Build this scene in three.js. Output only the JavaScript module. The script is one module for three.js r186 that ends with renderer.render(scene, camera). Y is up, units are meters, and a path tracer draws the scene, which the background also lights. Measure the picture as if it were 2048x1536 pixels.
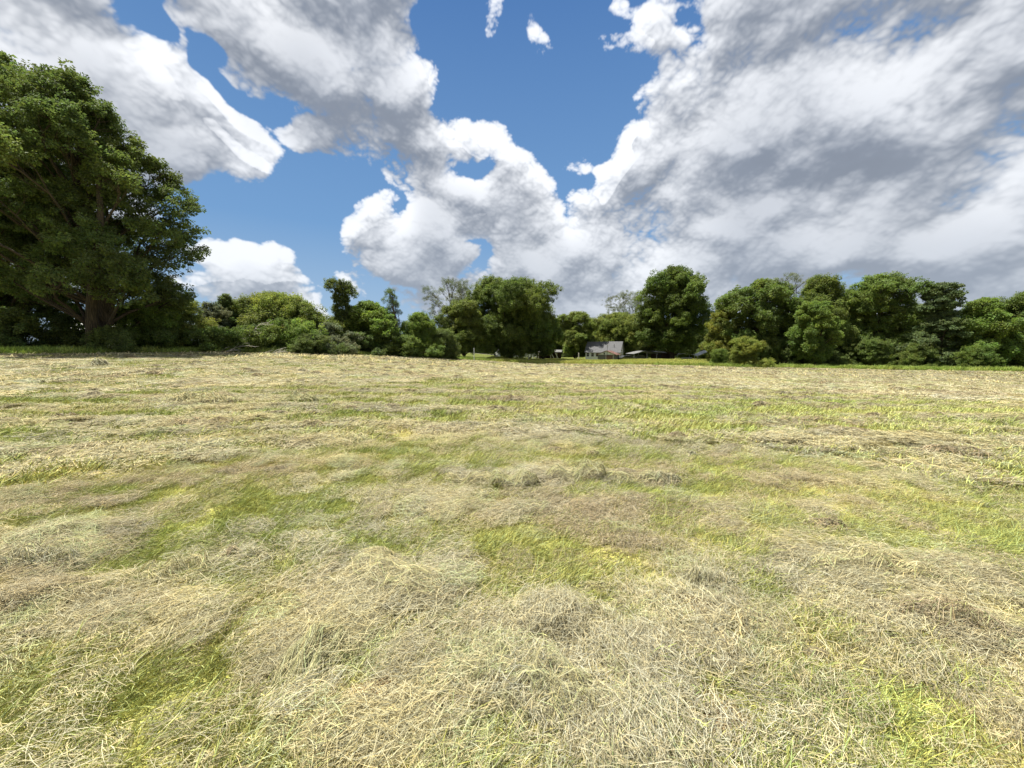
import * as THREE from 'three';
import { ImprovedNoise } from 'three/addons/math/ImprovedNoise.js';
import { mergeGeometries } from 'three/addons/utils/BufferGeometryUtils.js';

const scene = new THREE.Scene();
// ---------------------------------------------------------------- camera
const camera = new THREE.PerspectiveCamera(90, 4 / 3, 0.05, 3000);
camera.position.set(0, 1.6, 0);
camera.rotation.x = -0.0909;
const renderer = new THREE.WebGLRenderer({ antialias: true });
renderer.setSize(1024, 768);
renderer.toneMapping = THREE.LinearToneMapping;
renderer.toneMappingExposure = 2.0;
renderer.shadowMap.enabled = true;

// ---------------------------------------------------------------- small maths
const D2R = Math.PI / 180;
function rng(seed) { let a = seed >>> 0; return () => { a = (a + 0x6D2B79F5) | 0; let t = Math.imul(a ^ (a >>> 15), 1 | a); t = (t + Math.imul(t ^ (t >>> 7), 61 | t)) ^ t; return ((t ^ (t >>> 14)) >>> 0) / 4294967296; }; }
const clamp = (x, a = 0, b = 1) => Math.min(b, Math.max(a, x));
const mix = (a, b, t) => a + (b - a) * t;
const ss = (a, b, x) => { const t = clamp((x - a) / (b - a)); return t * t * (3 - 2 * t); };
const perlin = new ImprovedNoise();
const n3 = (x, y, z) => perlin.noise(x, y, z);
const n2 = (x, z, s = 0) => perlin.noise(x + 31.7, s + 0.37, z + 17.3);
const fbm2 = (x, z, o = 3, s = 0) => { let v = 0, a = 0.5; for (let i = 0; i < o; i++) { v += a * n2(x, z, s + i * 7.1); x *= 2.03; z *= 2.03; a *= 0.5; } return v; };

// ---------------------------------------------------------------- sun and sky
const sunAz = -76 * D2R, sunEl = 70 * D2R;
const sunDir = new THREE.Vector3(Math.sin(sunAz) * Math.cos(sunEl), Math.sin(sunEl), -Math.cos(sunAz) * Math.cos(sunEl));
const sun = new THREE.DirectionalLight(new THREE.Color(1.0, 0.955, 0.85), 5);
sun.position.copy(sunDir).multiplyScalar(200);
sun.castShadow = true; sun.shadow.mapSize.set(4096, 4096);
Object.assign(sun.shadow.camera, { left: -120, right: 120, top: 120, bottom: -120, near: 1, far: 500 });
scene.add(sun);

// Cloud banks: strokes between two directions (bearing, height above the horizon), with a width at either end, in degrees
const CLOUDS = [
[-49.6,29.6,-45.0,26.7,4.32,4.33,1.15],[-45.0,26.7,-40.4,24.0,4.33,4.45,1.15],[-40.4,24.0,-34.7,22.7,4.45,3.46,0.95],[-43.8,23.7,-40.7,20.4,3.37,2.96,1],
[-51.5,19.6,-46.4,17.4,3.84,3.44,0.8],[-36.3,34.6,-29.4,31.8,3.07,3.89,1.2],[-33.1,34.5,-16.3,38.6,2.68,2.59,1],[-27.1,34.3,-15.1,36.1,2.75,1.94,0.9],
[-29.4,31.8,-22.3,28.2,3.67,3.54,1],[-38.3,31.0,-33.5,29.8,1.87,2.09,0.8],[-27.1,25.4,-18.1,25.5,2.50,3.40,0.95],[-18.0,28.8,-11.5,26.2,3.90,3.86,1],
[-14.3,31.0,-14.0,30.5,2.83,2.86,1],[-11.5,26.2,-2.8,26.7,3.13,2.21,0.85],[-15.6,23.1,-8.8,20.2,3.19,3.88,1.1],[-8.8,20.2,-1.7,18.5,3.76,4.20,1.1],
[0.4,23.1,0.8,22.8,2.94,2.95,1.15],[3.7,20.4,4.0,20.0,2.66,2.67,1.15],[-0.3,18.5,1.9,9.9,4.52,5.60,1.2],[4.8,14.0,9.1,9.1,4.06,4.18,1.1],
[-0.3,7.1,12.7,6.3,3.94,3.49,0.95],[-19.4,16.7,-19.2,16.4,3.05,3.07,1.1],[-19.1,13.3,-10.4,12.5,3.48,3.04,1.2],[-13.7,16.8,-13.4,15.6,2.42,2.90,1.15],
[-12.5,11.7,-8.2,12.6,2.35,2.04,1],[-37.0,9.9,-30.6,8.6,2.13,2.98,1],[-30.6,9.2,-27.6,7.9,2.57,1.92,1],[-35.1,11.7,-34.6,11.6,1.24,1.26,0.8],
[-40.3,6.8,-27.4,5.4,1.55,1.83,0.8],[-22.2,8.2,-19.7,5.0,2.68,2.40,1],[-27.5,4.4,-22.7,3.3,1.59,1.70,0.85],[-16.7,7.5,-9.1,4.2,1.75,1.86,0.7],
[-11.9,7.0,-4.7,9.2,1.54,2.12,0.8],[-2.7,39.1,-2.5,38.0,0.91,0.94,0.56],[3.3,37.8,4.3,36.2,1.13,1.17,0.58],[6.7,25.0,9.5,23.9,1.66,1.43,0.68],
[13.0,35.2,18.5,34.7,1.34,1.39,0.74],[18.4,36.4,21.6,33.0,1.79,1.96,0.74],[12.4,22.8,15.0,23.5,1.19,1.16,0.8],[14.8,38.6,15.7,38.2,0.88,0.88,0.56],
[18.7,30.4,20.6,28.2,1.71,1.75,0.72],[20.5,37.2,23.2,29.6,2.24,3.17,0.74],[28.8,34.7,29.2,27.0,4.11,5.66,0.88],[36.8,34.4,37.9,18.8,5.76,9.21,0.98],
[46.9,30.9,48.6,9.4,6.71,8.70,1],[21.3,26.9,18.3,23.9,3.24,3.48,0.95],[17.7,22.9,12.5,16.9,3.55,3.71,0.9],[22.2,19.0,40.4,13.3,6.35,6.49,0.95],
[9.0,19.3,9.0,18.9,2.16,2.16,0.85],[11.2,14.4,25.6,10.9,3.43,3.74,0.95],[16.2,6.9,25.6,9.0,3.40,3.06,0.95],[30.4,14.7,30.6,14.2,3.38,3.40,1.3],
[33.5,11.2,33.7,10.9,3.33,3.32,1.2],[40.7,8.1,51.3,5.8,4.56,4.09,1],[28.6,6.3,48.4,3.3,2.39,2.03,0.75],[53.5,26.4,57.2,7.7,6.78,7.58,1.1],
[-57.1,21.4,-55.5,15.5,4.11,5.33,1],[26.0,25.5,42.0,19.6,2.52,2.48,0.45],[40.5,11.5,49.5,10.6,2.10,2.07,0.4],[33.3,9.2,36.3,8.9,2.46,2.34,0.4],
[-41.3,22.9,-40.6,22.2,3.22,3.30,0.35],[-27.8,31.7,-26.2,31.2,2.21,2.28,0.4],[-17.3,10.5,-13.2,10.7,2.30,2.36,0.35],[-8.4,24.3,-4.6,24.1,1.19,1.21,-0.45],
[-37.3,30.0,-35.8,30.2,1.01,0.96,-0.6],[-41.5,32.6,-39.9,30.4,0.67,0.73,-0.8],[-38.1,28.4,-31.7,26.7,0.55,0.82,-0.7],[22.7,36.4,23.1,33.2,0.94,1.00,-0.4],
[-19.5,29.8,-19.2,29.6,0.71,0.71,-0.3],[-50.2,25.8,-48.6,24.8,0.91,0.97,-0.5],[-29.7,26.5,-25.2,28.1,0.95,0.88,-0.5]
];
const SKYGAIN = 1 / 2.0;
function makeSky() {
  const W = 4096, Hh = 2048, half = Hh / 2;
  const vec = (az, el) => { const a = az * D2R, e = el * D2R; return [Math.sin(a) * Math.cos(e), Math.sin(e), -Math.cos(a) * Math.cos(e)]; };
  const st = CLOUDS.map(([a1, e1, a2, e2, r1, r2, k]) => ({ p: vec(a1, e1), q: vec(a2, e2), r1: r1 * D2R, r2: r2 * D2R, k }));
  // the same kind of cloud goes on all round: scattered heaps where the strokes end
  const rd = rng(77);
  for (let i = 0; i < 120; i++) {
    const az = 62 + rd() * 236, el = 4 + Math.pow(rd(), 1.3) * 70, r = (3 + rd() * 9);
    const L = r * (0.6 + rd() * 1.8);
    st.push({ p: vec(az, el), q: vec(az + L / Math.max(0.3, Math.cos(el * D2R)), el + L * 0.35 * (rd() - 0.5)), r1: r * D2R, r2: r * (0.6 + rd() * 0.6) * D2R, k: 0.8 + rd() * 0.45 });
  }
  for (let i = 0; i < 26; i++) { const az = -60 + rd() * 120, el = 46 + rd() * 36, r = 4 + rd() * 8; st.push({ p: vec(az, el), q: vec(az + 14, el + 3), r1: r * D2R, r2: r * 0.8 * D2R, k: 0.8 + rd() * 0.4 }); }
  // coarse cover
  const CW = 1024, CH = 256, cover = new Float32Array(CW * CH);
  for (let j = 0; j < CH; j++) for (let i = 0; i < CW; i++) {
    const el = (j + 0.5) / CH * Math.PI / 2, th = (i + 0.5) / CW * 2 * Math.PI - Math.PI;
    const x = Math.cos(el) * Math.cos(th), y = Math.sin(el), z = Math.cos(el) * Math.sin(th);
    let b = 0, neg = 0, add = 0;
    for (const s of st) {
      const dx = s.q[0] - s.p[0], dy = s.q[1] - s.p[1], dz = s.q[2] - s.p[2], px = x - s.p[0], py = y - s.p[1], pz = z - s.p[2];
      const l2 = dx * dx + dy * dy + dz * dz; const t = l2 > 1e-9 ? clamp((px * dx + py * dy + pz * dz) / l2) : 0;
      const ex = px - t * dx, ey = py - t * dy, ez = pz - t * dz, r = s.r1 + (s.r2 - s.r1) * t;
      const d = Math.sqrt(ex * ex + ey * ey + ez * ez) / r;
      if (d > 1.5) continue;
      const f = 1 - d * d / 2.25; const g = f * f * (3 - 2 * f);
      if (s.k < 0) neg = Math.max(neg, -s.k * g); else if (s.k < 0.5) add = Math.max(add, s.k * g); else b = Math.max(b, s.k * g) + 0.22 * Math.min(b, s.k * g);
    }
    cover[j * CW + i] = b + add - neg;
  }
  const coverAt = (fx, fy) => { let x = fx * CW - 0.5, y = clamp(fy * CH - 0.5, 0, CH - 1.001); const x0 = Math.floor(x), y0 = Math.floor(y); x -= x0; y -= y0; const a = ((x0 % CW) + CW) % CW, b = (a + 1) % CW, r0 = y0 * CW, r1 = r0 + CW; return mix(mix(cover[r0 + a], cover[r0 + b], x), mix(cover[r1 + a], cover[r1 + b], x), y); };
  const T = new Float32Array(W * half), N = new Float32Array(W * half);
  for (let j = 0; j < half; j++) {
    const el = (j + 0.5) / half * Math.PI / 2, ce = Math.cos(el), y = Math.sin(el), fy = (j + 0.5) / half;
    for (let i = 0; i < W; i++) {
      const fx = (i + 0.5) / W, th = fx * 2 * Math.PI - Math.PI, x = ce * Math.cos(th), z = ce * Math.sin(th);
      // domain warp, then rounded heaps and fine curls
      const X = x * 6, Y = y * 8.4, Z = z * 6;
      const w1 = n3(X + 3.1, Y + 7.7, Z + 1.3), w2 = n3(X * 2.1 + 9.2, Y * 2.1 + 4.4, Z * 2.1 + 5.9);
      const c = coverAt(fx + (w1 * 0.006 + w2 * 0.004), fy + (w2 * 0.012 + w1 * 0.008));
      if (c < 0.08) { N[j * W + i] = c - 0.5; continue; }
      let v = 0, a = 0.52, f = 0.85, low = 0;
      for (let o = 0; o < 7; o++) {
        const q = n3(X * f + w1 * 0.4 + o * 5.3, Y * f + w2 * 0.4 + o * 2.7, Z * f - w1 * 0.3 + o * 8.9);
        v += a * (o < 2 ? q * 1.1 : o < 3 ? q * 0.5 + (Math.abs(q) * 1.9 - 0.36) * 0.7 : (o < 6 ? (Math.abs(q) * 1.9 - 0.34) : q * 0.8)); a *= 0.63; f *= 2.05; if (o === 4) low = v;
      }
      const cc = c < 0.65 ? c : 0.65 + (c - 0.65) * 0.78, dens = cc * 0.95 - 0.5 + v * 1.08;
      T[j * W + i] = Math.max(0, dens);
      N[j * W + i] = low * 1.15;
    }
  }
  const tAt = (x, y, z) => { const el = Math.asin(clamp(y, -1, 1)); const j = clamp(Math.floor(el / (Math.PI / 2) * half), 0, half - 1); let i = Math.floor((Math.atan2(z, x) / (2 * Math.PI) + 0.5) * W); i = ((i % W) + W) % W; return T[j * W + i]; };
  // thickness at quarter detail, smoothed: what the sunlight has to pass
  const QW = W / 4, QH = half / 4, soft = (() => {
    let a = new Float32Array(QW * QH), b = new Float32Array(QW * QH);
    for (let j = 0; j < QH; j++) for (let i = 0; i < QW; i++) { let v = 0; for (let k = 0; k < 4; k++) for (let l = 0; l < 4; l++) v += T[(j * 4 + k) * W + i * 4 + l]; a[j * QW + i] = v / 16; }
    for (let p = 0; p < 2; p++) {
      for (let j = 0; j < QH; j++) for (let i = 0; i < QW; i++) { let v = 0; for (let k = -2; k <= 2; k++) v += a[j * QW + (i + k + QW) % QW]; b[j * QW + i] = v / 5; }
      for (let j = 0; j < QH; j++) for (let i = 0; i < QW; i++) { let v = 0; for (let k = -2; k <= 2; k++) v += b[clamp(j + k, 0, QH - 1) * QW + i]; a[j * QW + i] = v / 5; }
    }
    return a;
  })();
  const nAt = (x, y, z) => { const el = Math.asin(clamp(y, -1, 1)); const j = clamp(Math.floor(el / (Math.PI / 2) * half), 0, half - 1); let i = Math.floor((Math.atan2(z, x) / (2 * Math.PI) + 0.5) * W); i = ((i % W) + W) % W; return N[j * W + i]; };
  const sAt = (x, y, z) => { let v = Math.asin(clamp(y, -1, 1)) / (Math.PI / 2) * QH - 0.5, u = (Math.atan2(z, x) / (2 * Math.PI) + 0.5) * QW - 0.5; v = clamp(v, 0, QH - 1.001); const i0 = Math.floor(u), j0 = Math.floor(v); u -= i0; v -= j0; const a = (i0 + QW) % QW, b = (i0 + 1 + QW) % QW, r0 = j0 * QW, r1 = r0 + QW; return mix(mix(soft[r0 + a], soft[r0 + b], u), mix(soft[r1 + a], soft[r1 + b], u), v); };
  const data = new Float32Array(W * Hh * 4);
  const air = (el) => { // clear summer air by height
    const e = el / D2R, k = [[0, 0.50, 0.61, 0.74], [6, 0.34, 0.51, 0.72], [16, 0.185, 0.365, 0.65], [40, 0.09, 0.215, 0.49], [90, 0.05, 0.135, 0.36]];
    for (let i = 1; i < k.length; i++) if (e <= k[i][0]) { const t = (e - k[i - 1][0]) / (k[i][0] - k[i - 1][0]); return [1, 2, 3].map((c) => mix(k[i - 1][c], k[i][c], t)); }
    return k[4].slice(1);
  };
  const S = sunDir.clone().add(new THREE.Vector3(0, 1.3, 0)).normalize(); // sunlight, and the light that the cloud tops pass down
  for (let j = 0; j < half; j++) {
    const el = (j + 0.5) / half * Math.PI / 2, A = air(el), ce = Math.cos(el), y = Math.sin(el), haze = Math.exp(-el / D2R / 9) * 0.7;
    for (let i = 0; i < W; i++) {
      const o = j * W + i, t = T[o]; let r = A[0], g = A[1], b = A[2];
      if (t > 0) {
        const th = (i + 0.5) / W * 2 * Math.PI - Math.PI, x = ce * Math.cos(th), z = ce * Math.sin(th);
        const d = x * S.x + y * S.y + z * S.z; let tx = S.x - d * x, ty = S.y - d * y, tz = S.z - d * z; const l = Math.hypot(tx, ty, tz) || 1; tx /= l; ty /= l; tz /= l;
        let depth = 0;
        for (let k = 1; k <= 8; k++) { const q = 0.006 * k * (0.75 + 0.25 * k); depth += sAt(x + tx * q, y + ty * q, z + tz * q) * 0.006 * (0.75 + 0.5 * k); }
        const here = sAt(x, y, z), n1 = tAt(x + tx * 0.006, y + ty * 0.006, z + tz * 0.006), n2s = sAt(x + tx * 0.03, y + ty * 0.03, z + tz * 0.03);
        const m3 = nAt(x + tx * 0.085, y + ty * 0.085, z + tz * 0.085), m1 = nAt(x + tx * 0.012, y + ty * 0.012, z + tz * 0.012), m2 = nAt(x + tx * 0.035, y + ty * 0.035, z + tz * 0.035);
        const rel = ss(-0.12, 1.12, 0.5 + (t - n1) * 0.2 + (here - n2s) * 0.7 + (N[o] - m1) * 0.2 + (N[o] - m2) * 0.42 + (N[o] - m3) * 0.5); // side of a puff that looks to the sun
        const L = Math.exp(-depth * 15) * 0.55 + Math.exp(-depth * 4.6 - here * 0.4) * 0.45;
        const al = 1 - Math.exp(-t * 5.5 - t * t * 22);
        const v = clamp(0.5 + N[o] * 0.6, 0, 1), lit = clamp((0.14 + 0.86 * L) * (0.15 + 1.2 * rel)), amb = mix(0.85, 1.15, v);
        let cr = 0.20 * amb + 0.86 * lit, cg = 0.24 * amb + 0.845 * lit, cb = 0.315 * amb + 0.815 * lit;
        cr = mix(cr, 0.54, haze); cg = mix(cg, 0.62, haze); cb = mix(cb, 0.72, haze);
        r = mix(r, cr, al); g = mix(g, cg, al); b = mix(b, cb, al);
      }
      const q = ((j + half) * W + i) * 4; data[q] = r * SKYGAIN; data[q + 1] = g * SKYGAIN; data[q + 2] = b * SKYGAIN; data[q + 3] = 1;
    }
  }
  for (let j = 0; j < half; j++) for (let i = 0; i < W; i++) { const q = (j * W + i) * 4; data[q] = 0.2; data[q + 1] = 0.2; data[q + 2] = 0.14; data[q + 3] = 1; }
  const tex = new THREE.DataTexture(data, W, Hh, THREE.RGBAFormat, THREE.FloatType);
  tex.mapping = THREE.EquirectangularReflectionMapping; tex.magFilter = THREE.LinearFilter; tex.needsUpdate = true;
  return tex;
}
const skyTex = makeSky();
scene.background = skyTex; scene.environment = skyTex;
console.log('sky done');

// ---------------------------------------------------------------- helpers for things
const taken = {};
const numbered = (n) => { const k = taken[n] = (taken[n] ?? -1) + 1; return k ? n + '_' + String(k).padStart(3, '0') : n; };
function tag(o, label, category, group, kind) { o.userData.label = label; o.userData.category = category; if (group) o.userData.group = group; if (kind) o.userData.kind = kind; return o; }
function thing(name, label, category, [x, y, z], turn = 0, group, kind) { const g = new THREE.Group(); g.name = numbered(name); g.position.set(x, y, z); g.rotation.y = turn; tag(g, label, category, group, kind); scene.add(g); return g; }
function part(parent, name, geo, mat, pos, rot) { const m = new THREE.Mesh(geo, mat); m.name = name; if (pos) m.position.set(...pos); if (rot) m.rotation.set(...rot); m.castShadow = m.receiveShadow = true; parent.add(m); return m; }
const box = (w, h, d) => new THREE.BoxGeometry(w, h, d);
const std = (r, g, b, rough = 0.85, more = {}) => new THREE.MeshStandardMaterial({ color: new THREE.Color().setRGB(r, g, b), roughness: rough, ...more });
function geo(pos, idx, col, nor, uv) { const g = new THREE.BufferGeometry(); g.setAttribute('position', new THREE.Float32BufferAttribute(pos, 3)); if (nor) g.setAttribute('normal', new THREE.Float32BufferAttribute(nor, 3)); if (col) g.setAttribute('color', new THREE.Float32BufferAttribute(col, 3)); if (uv) g.setAttribute('uv', new THREE.Float32BufferAttribute(uv, 2)); g.setIndex(idx); if (!nor) g.computeVertexNormals(); return g; }

// ---------------------------------------------------------------- the lie of the land
const EDGE = [[-49.8,-29.0],[-41.2,-31.0],[-38.1,-32.5],[-35.0,-40.0],[-33.3,-44.0],[-27.7,-46.0],[-22.3,-53.0],[-10.9,-68.0],[-3.8,-75.0],[9.5,-76.0],[25.4,-71.0],[33.9,-66.0],[36.7,-62.0],[44.1,-59.0],[51.8,-55.0],[59.1,-52.0],[66.4,-50.0],[82.1,-46.0]].map(([x, z]) => [x / -z, -z]);
function edgeDepth(x, z) { const d = Math.max(0.01, -z), t = x / d; if (z > -1) return 60; if (t <= EDGE[0][0]) return EDGE[0][1]; for (let i = 1; i < EDGE.length; i++) if (t <= EDGE[i][0]) return mix(EDGE[i - 1][1], EDGE[i][1], (t - EDGE[i - 1][0]) / (EDGE[i][0] - EDGE[i - 1][0])); return EDGE[EDGE.length - 1][1]; }
const GREEN = [[-2.88,-2.73,0.28,0.21,1],[-1.93,-2.49,0.20,0.16,1],[-3.61,-4.18,1.12,0.30,1],[-2.32,-3.71,0.85,0.32,1],[-5.58,-4.51,0.72,0.38,1],[1.28,-3.44,0.33,0.25,1],
[-1.94,-1.62,0.55,0.23,0.8],[1.53,-1.60,0.38,0.17,0.8],[1.43,-4.94,0.66,0.21,1],[-3.52,-20.07,1.09,3.36,1],[8.69,-10.56,6.08,0.74,0.9],[10.23,-8.86,4.01,0.37,0.8],
[-13.57,-11.43,2.12,0.91,0.9],[-2.56,-8.68,1.37,0.54,0.8],[2.68,-9.00,1.80,0.51,0.8],[-0.01,-2.49,0.15,0.17,0.7],[1.69,-2.38,0.23,0.20,0.7],[-3.62,-5.87,1.01,0.31,0.6],
[3.23,-4.18,1.48,0.23,0.6],[4.41,-3.97,0.88,0.30,0.6],[-24.82,-26.34,2.39,1.65,0.7],[-16.71,-31.77,4.92,2.62,0.7],[-1.66,-1.76,0.30,0.17,0.6],[-0.55,-3.28,0.89,0.26,0.5]];
const HAYAREA = [[-3.66,-2.87,0.52,0.47,1],[-1.16,-2.06,0.32,0.30,1],[-0.78,-2.54,0.49,0.25,1],[0.19,-1.82,0.71,0.41,1],[1.14,-2.19,0.42,0.29,1],[2.53,-2.54,0.91,0.44,1],
[2.46,-2.02,0.45,0.33,1],[-2.56,-2.25,0.68,0.17,1],[-0.69,-1.50,0.30,0.18,1],[0.68,-4.79,1.47,0.41,1],[-10.02,-12.24,2.06,1.25,1],[-6.92,-8.41,1.66,0.56,1],
[-5.14,-5.73,1.91,0.31,1],[6.55,-6.80,2.85,0.59,1],[0.67,-6.70,2.68,0.80,0.5],[0.77,-1.44,0.25,0.14,0.6]];
const SOIL = [[-0.66,-1.66,0.11,0.09,1],[0.91,-1.53,0.12,0.12,1],[-1.26,-1.95,0.05,0.06,0.6],[1.15,-2.25,0.12,0.10,0.7],[-9.23,-8.82,0.47,0.36,0.8],[0.34,-1.53,0.09,0.07,0.5]];
const inEll = (L, x, z, wob) => { let m = 0; for (const e of L) { const dx = (x - e[0]) / e[2], dz = (z - e[1]) / e[3]; const d = dx * dx + dz * dz; if (d < 3) m = Math.max(m, e[4] * ss(1.7, 0.35, d + wob)); } return m; };
// 0: growing green, 1: covered with cut hay
function hayMask(x, z) {
  const r = Math.hypot(x, z);
  const wob = fbm2(x * 1.3, z * 1.9, 3, 4) * 1.6;
  const s = z + 0.045 * x + 0.9 * n2(x * 0.07, z * 0.07, 9);
  const rows = Math.sin(s * 2 * Math.PI / 2.25 + 2.0 * n2(x * 0.1, z * 0.25, 3)) * mix(0.06, 0.27, ss(5, 14, r));
  let m = 0.40 - 0.06 * ss(16, 45, r) - 0.1 * ss(38, 60, r) + rows + 0.75 * fbm2(x * 0.32, z * 0.85, 4, 1) + 0.3 * fbm2(x * 1.5, z * 2.2, 2, 21);
  const g = inEll(GREEN, x, z, wob), y = inEll(HAYAREA, x, z, wob);
  m = mix(m, 0.98, y * 0.85); m = mix(m, 0.1, g * 0.75);
  return clamp(m);
}
const soilMask = (x, z) => clamp(inEll(SOIL, x, z, fbm2(x * 3, z * 3, 2, 40) * 1.5) * 1.1);
function land(x, z) { const r = Math.hypot(x, z); return ss(4, 68, r) * (-1.4 + 2.75 * ss(8, -34, x)); }
function height(x, z) {
  const r = Math.hypot(x, z), near = ss(60, 25, r);
  let y = land(x, z);
  if (near > 0 && z < 6) y += near * (0.06 * fbm2(x * 0.9, z * 1.5, 3, 12) + 0.085 * fbm2(x * 2.6, z * 3.4, 2, 14) + 0.09 * hayMask(x, z) - 0.04);
  return y;
}
const TAN = [0.415, 0.365, 0.19], GREY = [0.345, 0.318, 0.215], BROWN = [0.30, 0.245, 0.15], YEL = [0.48, 0.445, 0.17], LIME = [0.335, 0.372, 0.12], DEEP = [0.25, 0.31, 0.08], DIRT = [0.22, 0.125, 0.075];
const mixc = (a, b, t) => [mix(a[0], b[0], t), mix(a[1], b[1], t), mix(a[2], b[2], t)];
function fieldColor(x, z, m, so) {
  const v = clamp(0.5 + 1.5 * fbm2(x * 0.6, z * 0.9, 3, 55)), w = clamp(0.5 + 1.6 * fbm2(x * 0.25, z * 0.5, 3, 77));
  const hay = mixc(mixc(TAN, GREY, v), BROWN, ss(0.62, 0.95, w) * 0.7), gr = mixc(mixc(YEL, LIME, v), DEEP, ss(0.6, 1, 1 - w) * 0.4);
  let c = mixc(gr, hay, ss(0.22, 0.66, m));
  return so > 0 ? mixc(c, DIRT, so * 0.9) : c;
}

// ground sheet: rings that widen with distance, out to the horizon
const fibre = (() => {
  const S = 1024, cv = document.createElement('canvas'); cv.width = cv.height = S; const c = cv.getContext('2d'), rd = rng(5);
  c.fillStyle = 'rgb(150,146,132)'; c.fillRect(0, 0, S, S);
  for (let i = 0; i < 30000; i++) {
    const x = rd() * S, y = rd() * S, a = (rd() - 0.5) * 2.6 + (rd() < 0.2 ? 1.5 : 0), L = 8 + rd() * 46, k = 95 + rd() * 160;
    c.strokeStyle = `rgb(${k | 0},${(k * (0.95 + rd() * 0.07)) | 0},${(k * (0.78 + rd() * 0.18)) | 0})`; c.lineWidth = 0.8 + rd() * 1.3;
    for (const ox of [0, -S, S]) for (const oy of [0, -S, S]) { if (x + ox < -60 || x + ox > S + 60 || y + oy < -60 || y + oy > S + 60) continue; c.beginPath(); c.moveTo(x + ox, y + oy); c.quadraticCurveTo(x + ox + Math.cos(a) * L * 0.5 + (rd() - 0.5) * 5, y + oy + Math.sin(a) * L * 0.5, x + ox + Math.cos(a + 0.2) * L, y + oy + Math.sin(a + 0.2) * L); c.stroke(); }
  }
  const t = new THREE.CanvasTexture(cv); t.wrapS = t.wrapT = THREE.RepeatWrapping; t.colorSpace = THREE.SRGBColorSpace; return t;
})();
const fibreBump = fibre.clone(); fibreBump.colorSpace = THREE.NoColorSpace;
{
  const pos = [], col = [], uv = [], idx = [], NA = 420, radii = [0.02]; let r = 0.25; while (r < 1600) { radii.push(r); r *= r < 90 ? 1.021 : 1.06; }
  for (const q of radii) for (let i = 0; i < NA; i++) {
    const a = i / NA * 2 * Math.PI, x = q * Math.cos(a), z = q * Math.sin(a);
    pos.push(x, height(x, z), z); uv.push(x / 2.6, z / 2.6);
    const over = -z - edgeDepth(x, z) + 1.5 * n2(x * 0.3, z * 0.3), out = z < -1 ? ss(-0.6, 1.2, over) : 0;
    let c = fieldColor(x, z, hayMask(x, z), soilMask(x, z));
    if (out > 0) { const v = clamp(0.5 + fbm2(x * 0.4, z * 0.4, 3, 3)); c = mixc(c, mixc([0.13, 0.175, 0.05], [0.2, 0.22, 0.07], v), out); }
    col.push(c[0] * 1.6, c[1] * 1.6, c[2] * 1.6);
  }
  for (let j = 0; j + 1 < radii.length; j++) for (let i = 0; i < NA; i++) { const a = j * NA + i, b = j * NA + (i + 1) % NA, c = a + NA, d = b + NA; idx.push(a, b, c, b, d, c); }
  const g = new THREE.Mesh(geo(pos, idx, col, null, uv), new THREE.MeshStandardMaterial({ vertexColors: true, roughness: 1, map: fibre, bumpMap: fibreBump, bumpScale: 0.02, side: THREE.DoubleSide }));
  g.material.specularIntensity = 0.2; g.name = 'ground'; g.receiveShadow = true; g.userData.kind = 'structure'; tag(g, 'mown hay field and the ground running on under the trees', 'field'); scene.add(g);
}
console.log('ground done');

// ---------------------------------------------------------------- blades and strands
// a thin ribbon through points; its flat side turns with "up"
function ribbon(P, pts, width, c, up) {
  const n = pts.length, b = P.pos.length / 3;
  for (let i = 0; i < n; i++) {
    const p = pts[i], q = pts[Math.min(n - 1, i + 1)], o = pts[Math.max(0, i - 1)];
    let dx = q[0] - o[0], dy = q[1] - o[1], dz = q[2] - o[2];
    let sx = dy * up[2] - dz * up[1], sy = dz * up[0] - dx * up[2], sz = dx * up[1] - dy * up[0]; const l = Math.hypot(sx, sy, sz) || 1, w = width * 0.5 * (i === n - 1 ? 0.25 : 1) / l;
    sx *= w; sy *= w; sz *= w;
    P.pos.push(p[0] - sx, p[1] - sy, p[2] - sz, p[0] + sx, p[1] + sy, p[2] + sz);
    P.col.push(c[0], c[1], c[2], c[0], c[1], c[2]);
    if (i) { const k = b + i * 2; P.idx.push(k - 2, k - 1, k, k - 1, k + 1, k); }
  }
}
const strandTone = (rd, spread) => { const k = 0.3 + rd() * 1.15, t = (rd() - 0.5) * spread; return [k * (1 + t * 0.5), k, k * (1 - t)]; };
function hayPatch(seed, R, n, len, width, lift) {
  const rd = rng(seed), P = { pos: [], col: [], idx: [] };
  for (let i = 0; i < n; i++) {
    const a0 = rd() * 6.283, q = R * Math.sqrt(rd()); let x = Math.cos(a0) * q, z = Math.sin(a0) * q;
    const a = (rd() + rd() + rd() - 1.5) * 1.4 + (rd() < 0.5 ? Math.PI : 0), L = len * (0.35 + rd()), bend = (rd() - 0.5) * 0.8, y0 = lift * rd() * rd() - 0.006, tilt = (rd() - 0.42) * (rd() < 0.12 ? 1.6 : 0.5), pts = [];
    for (let k = 0; k < 4; k++) { const t = k / 3 - 0.5, b = a + bend * t; pts.push([x + Math.cos(b) * L * t, Math.max(-0.01, y0 + Math.sin(tilt) * L * t - t * t * L * 0.16 + lift * 0.35), z + Math.sin(b) * L * t]); }
    const u = [(rd() - 0.5) * 1.6, 1, (rd() - 0.5) * 1.6];
    ribbon(P, pts, width * (0.6 + rd() * 0.9), strandTone(rd, 0.35), u);
  }
  return geo(P.pos, P.idx, P.col);
}
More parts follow.
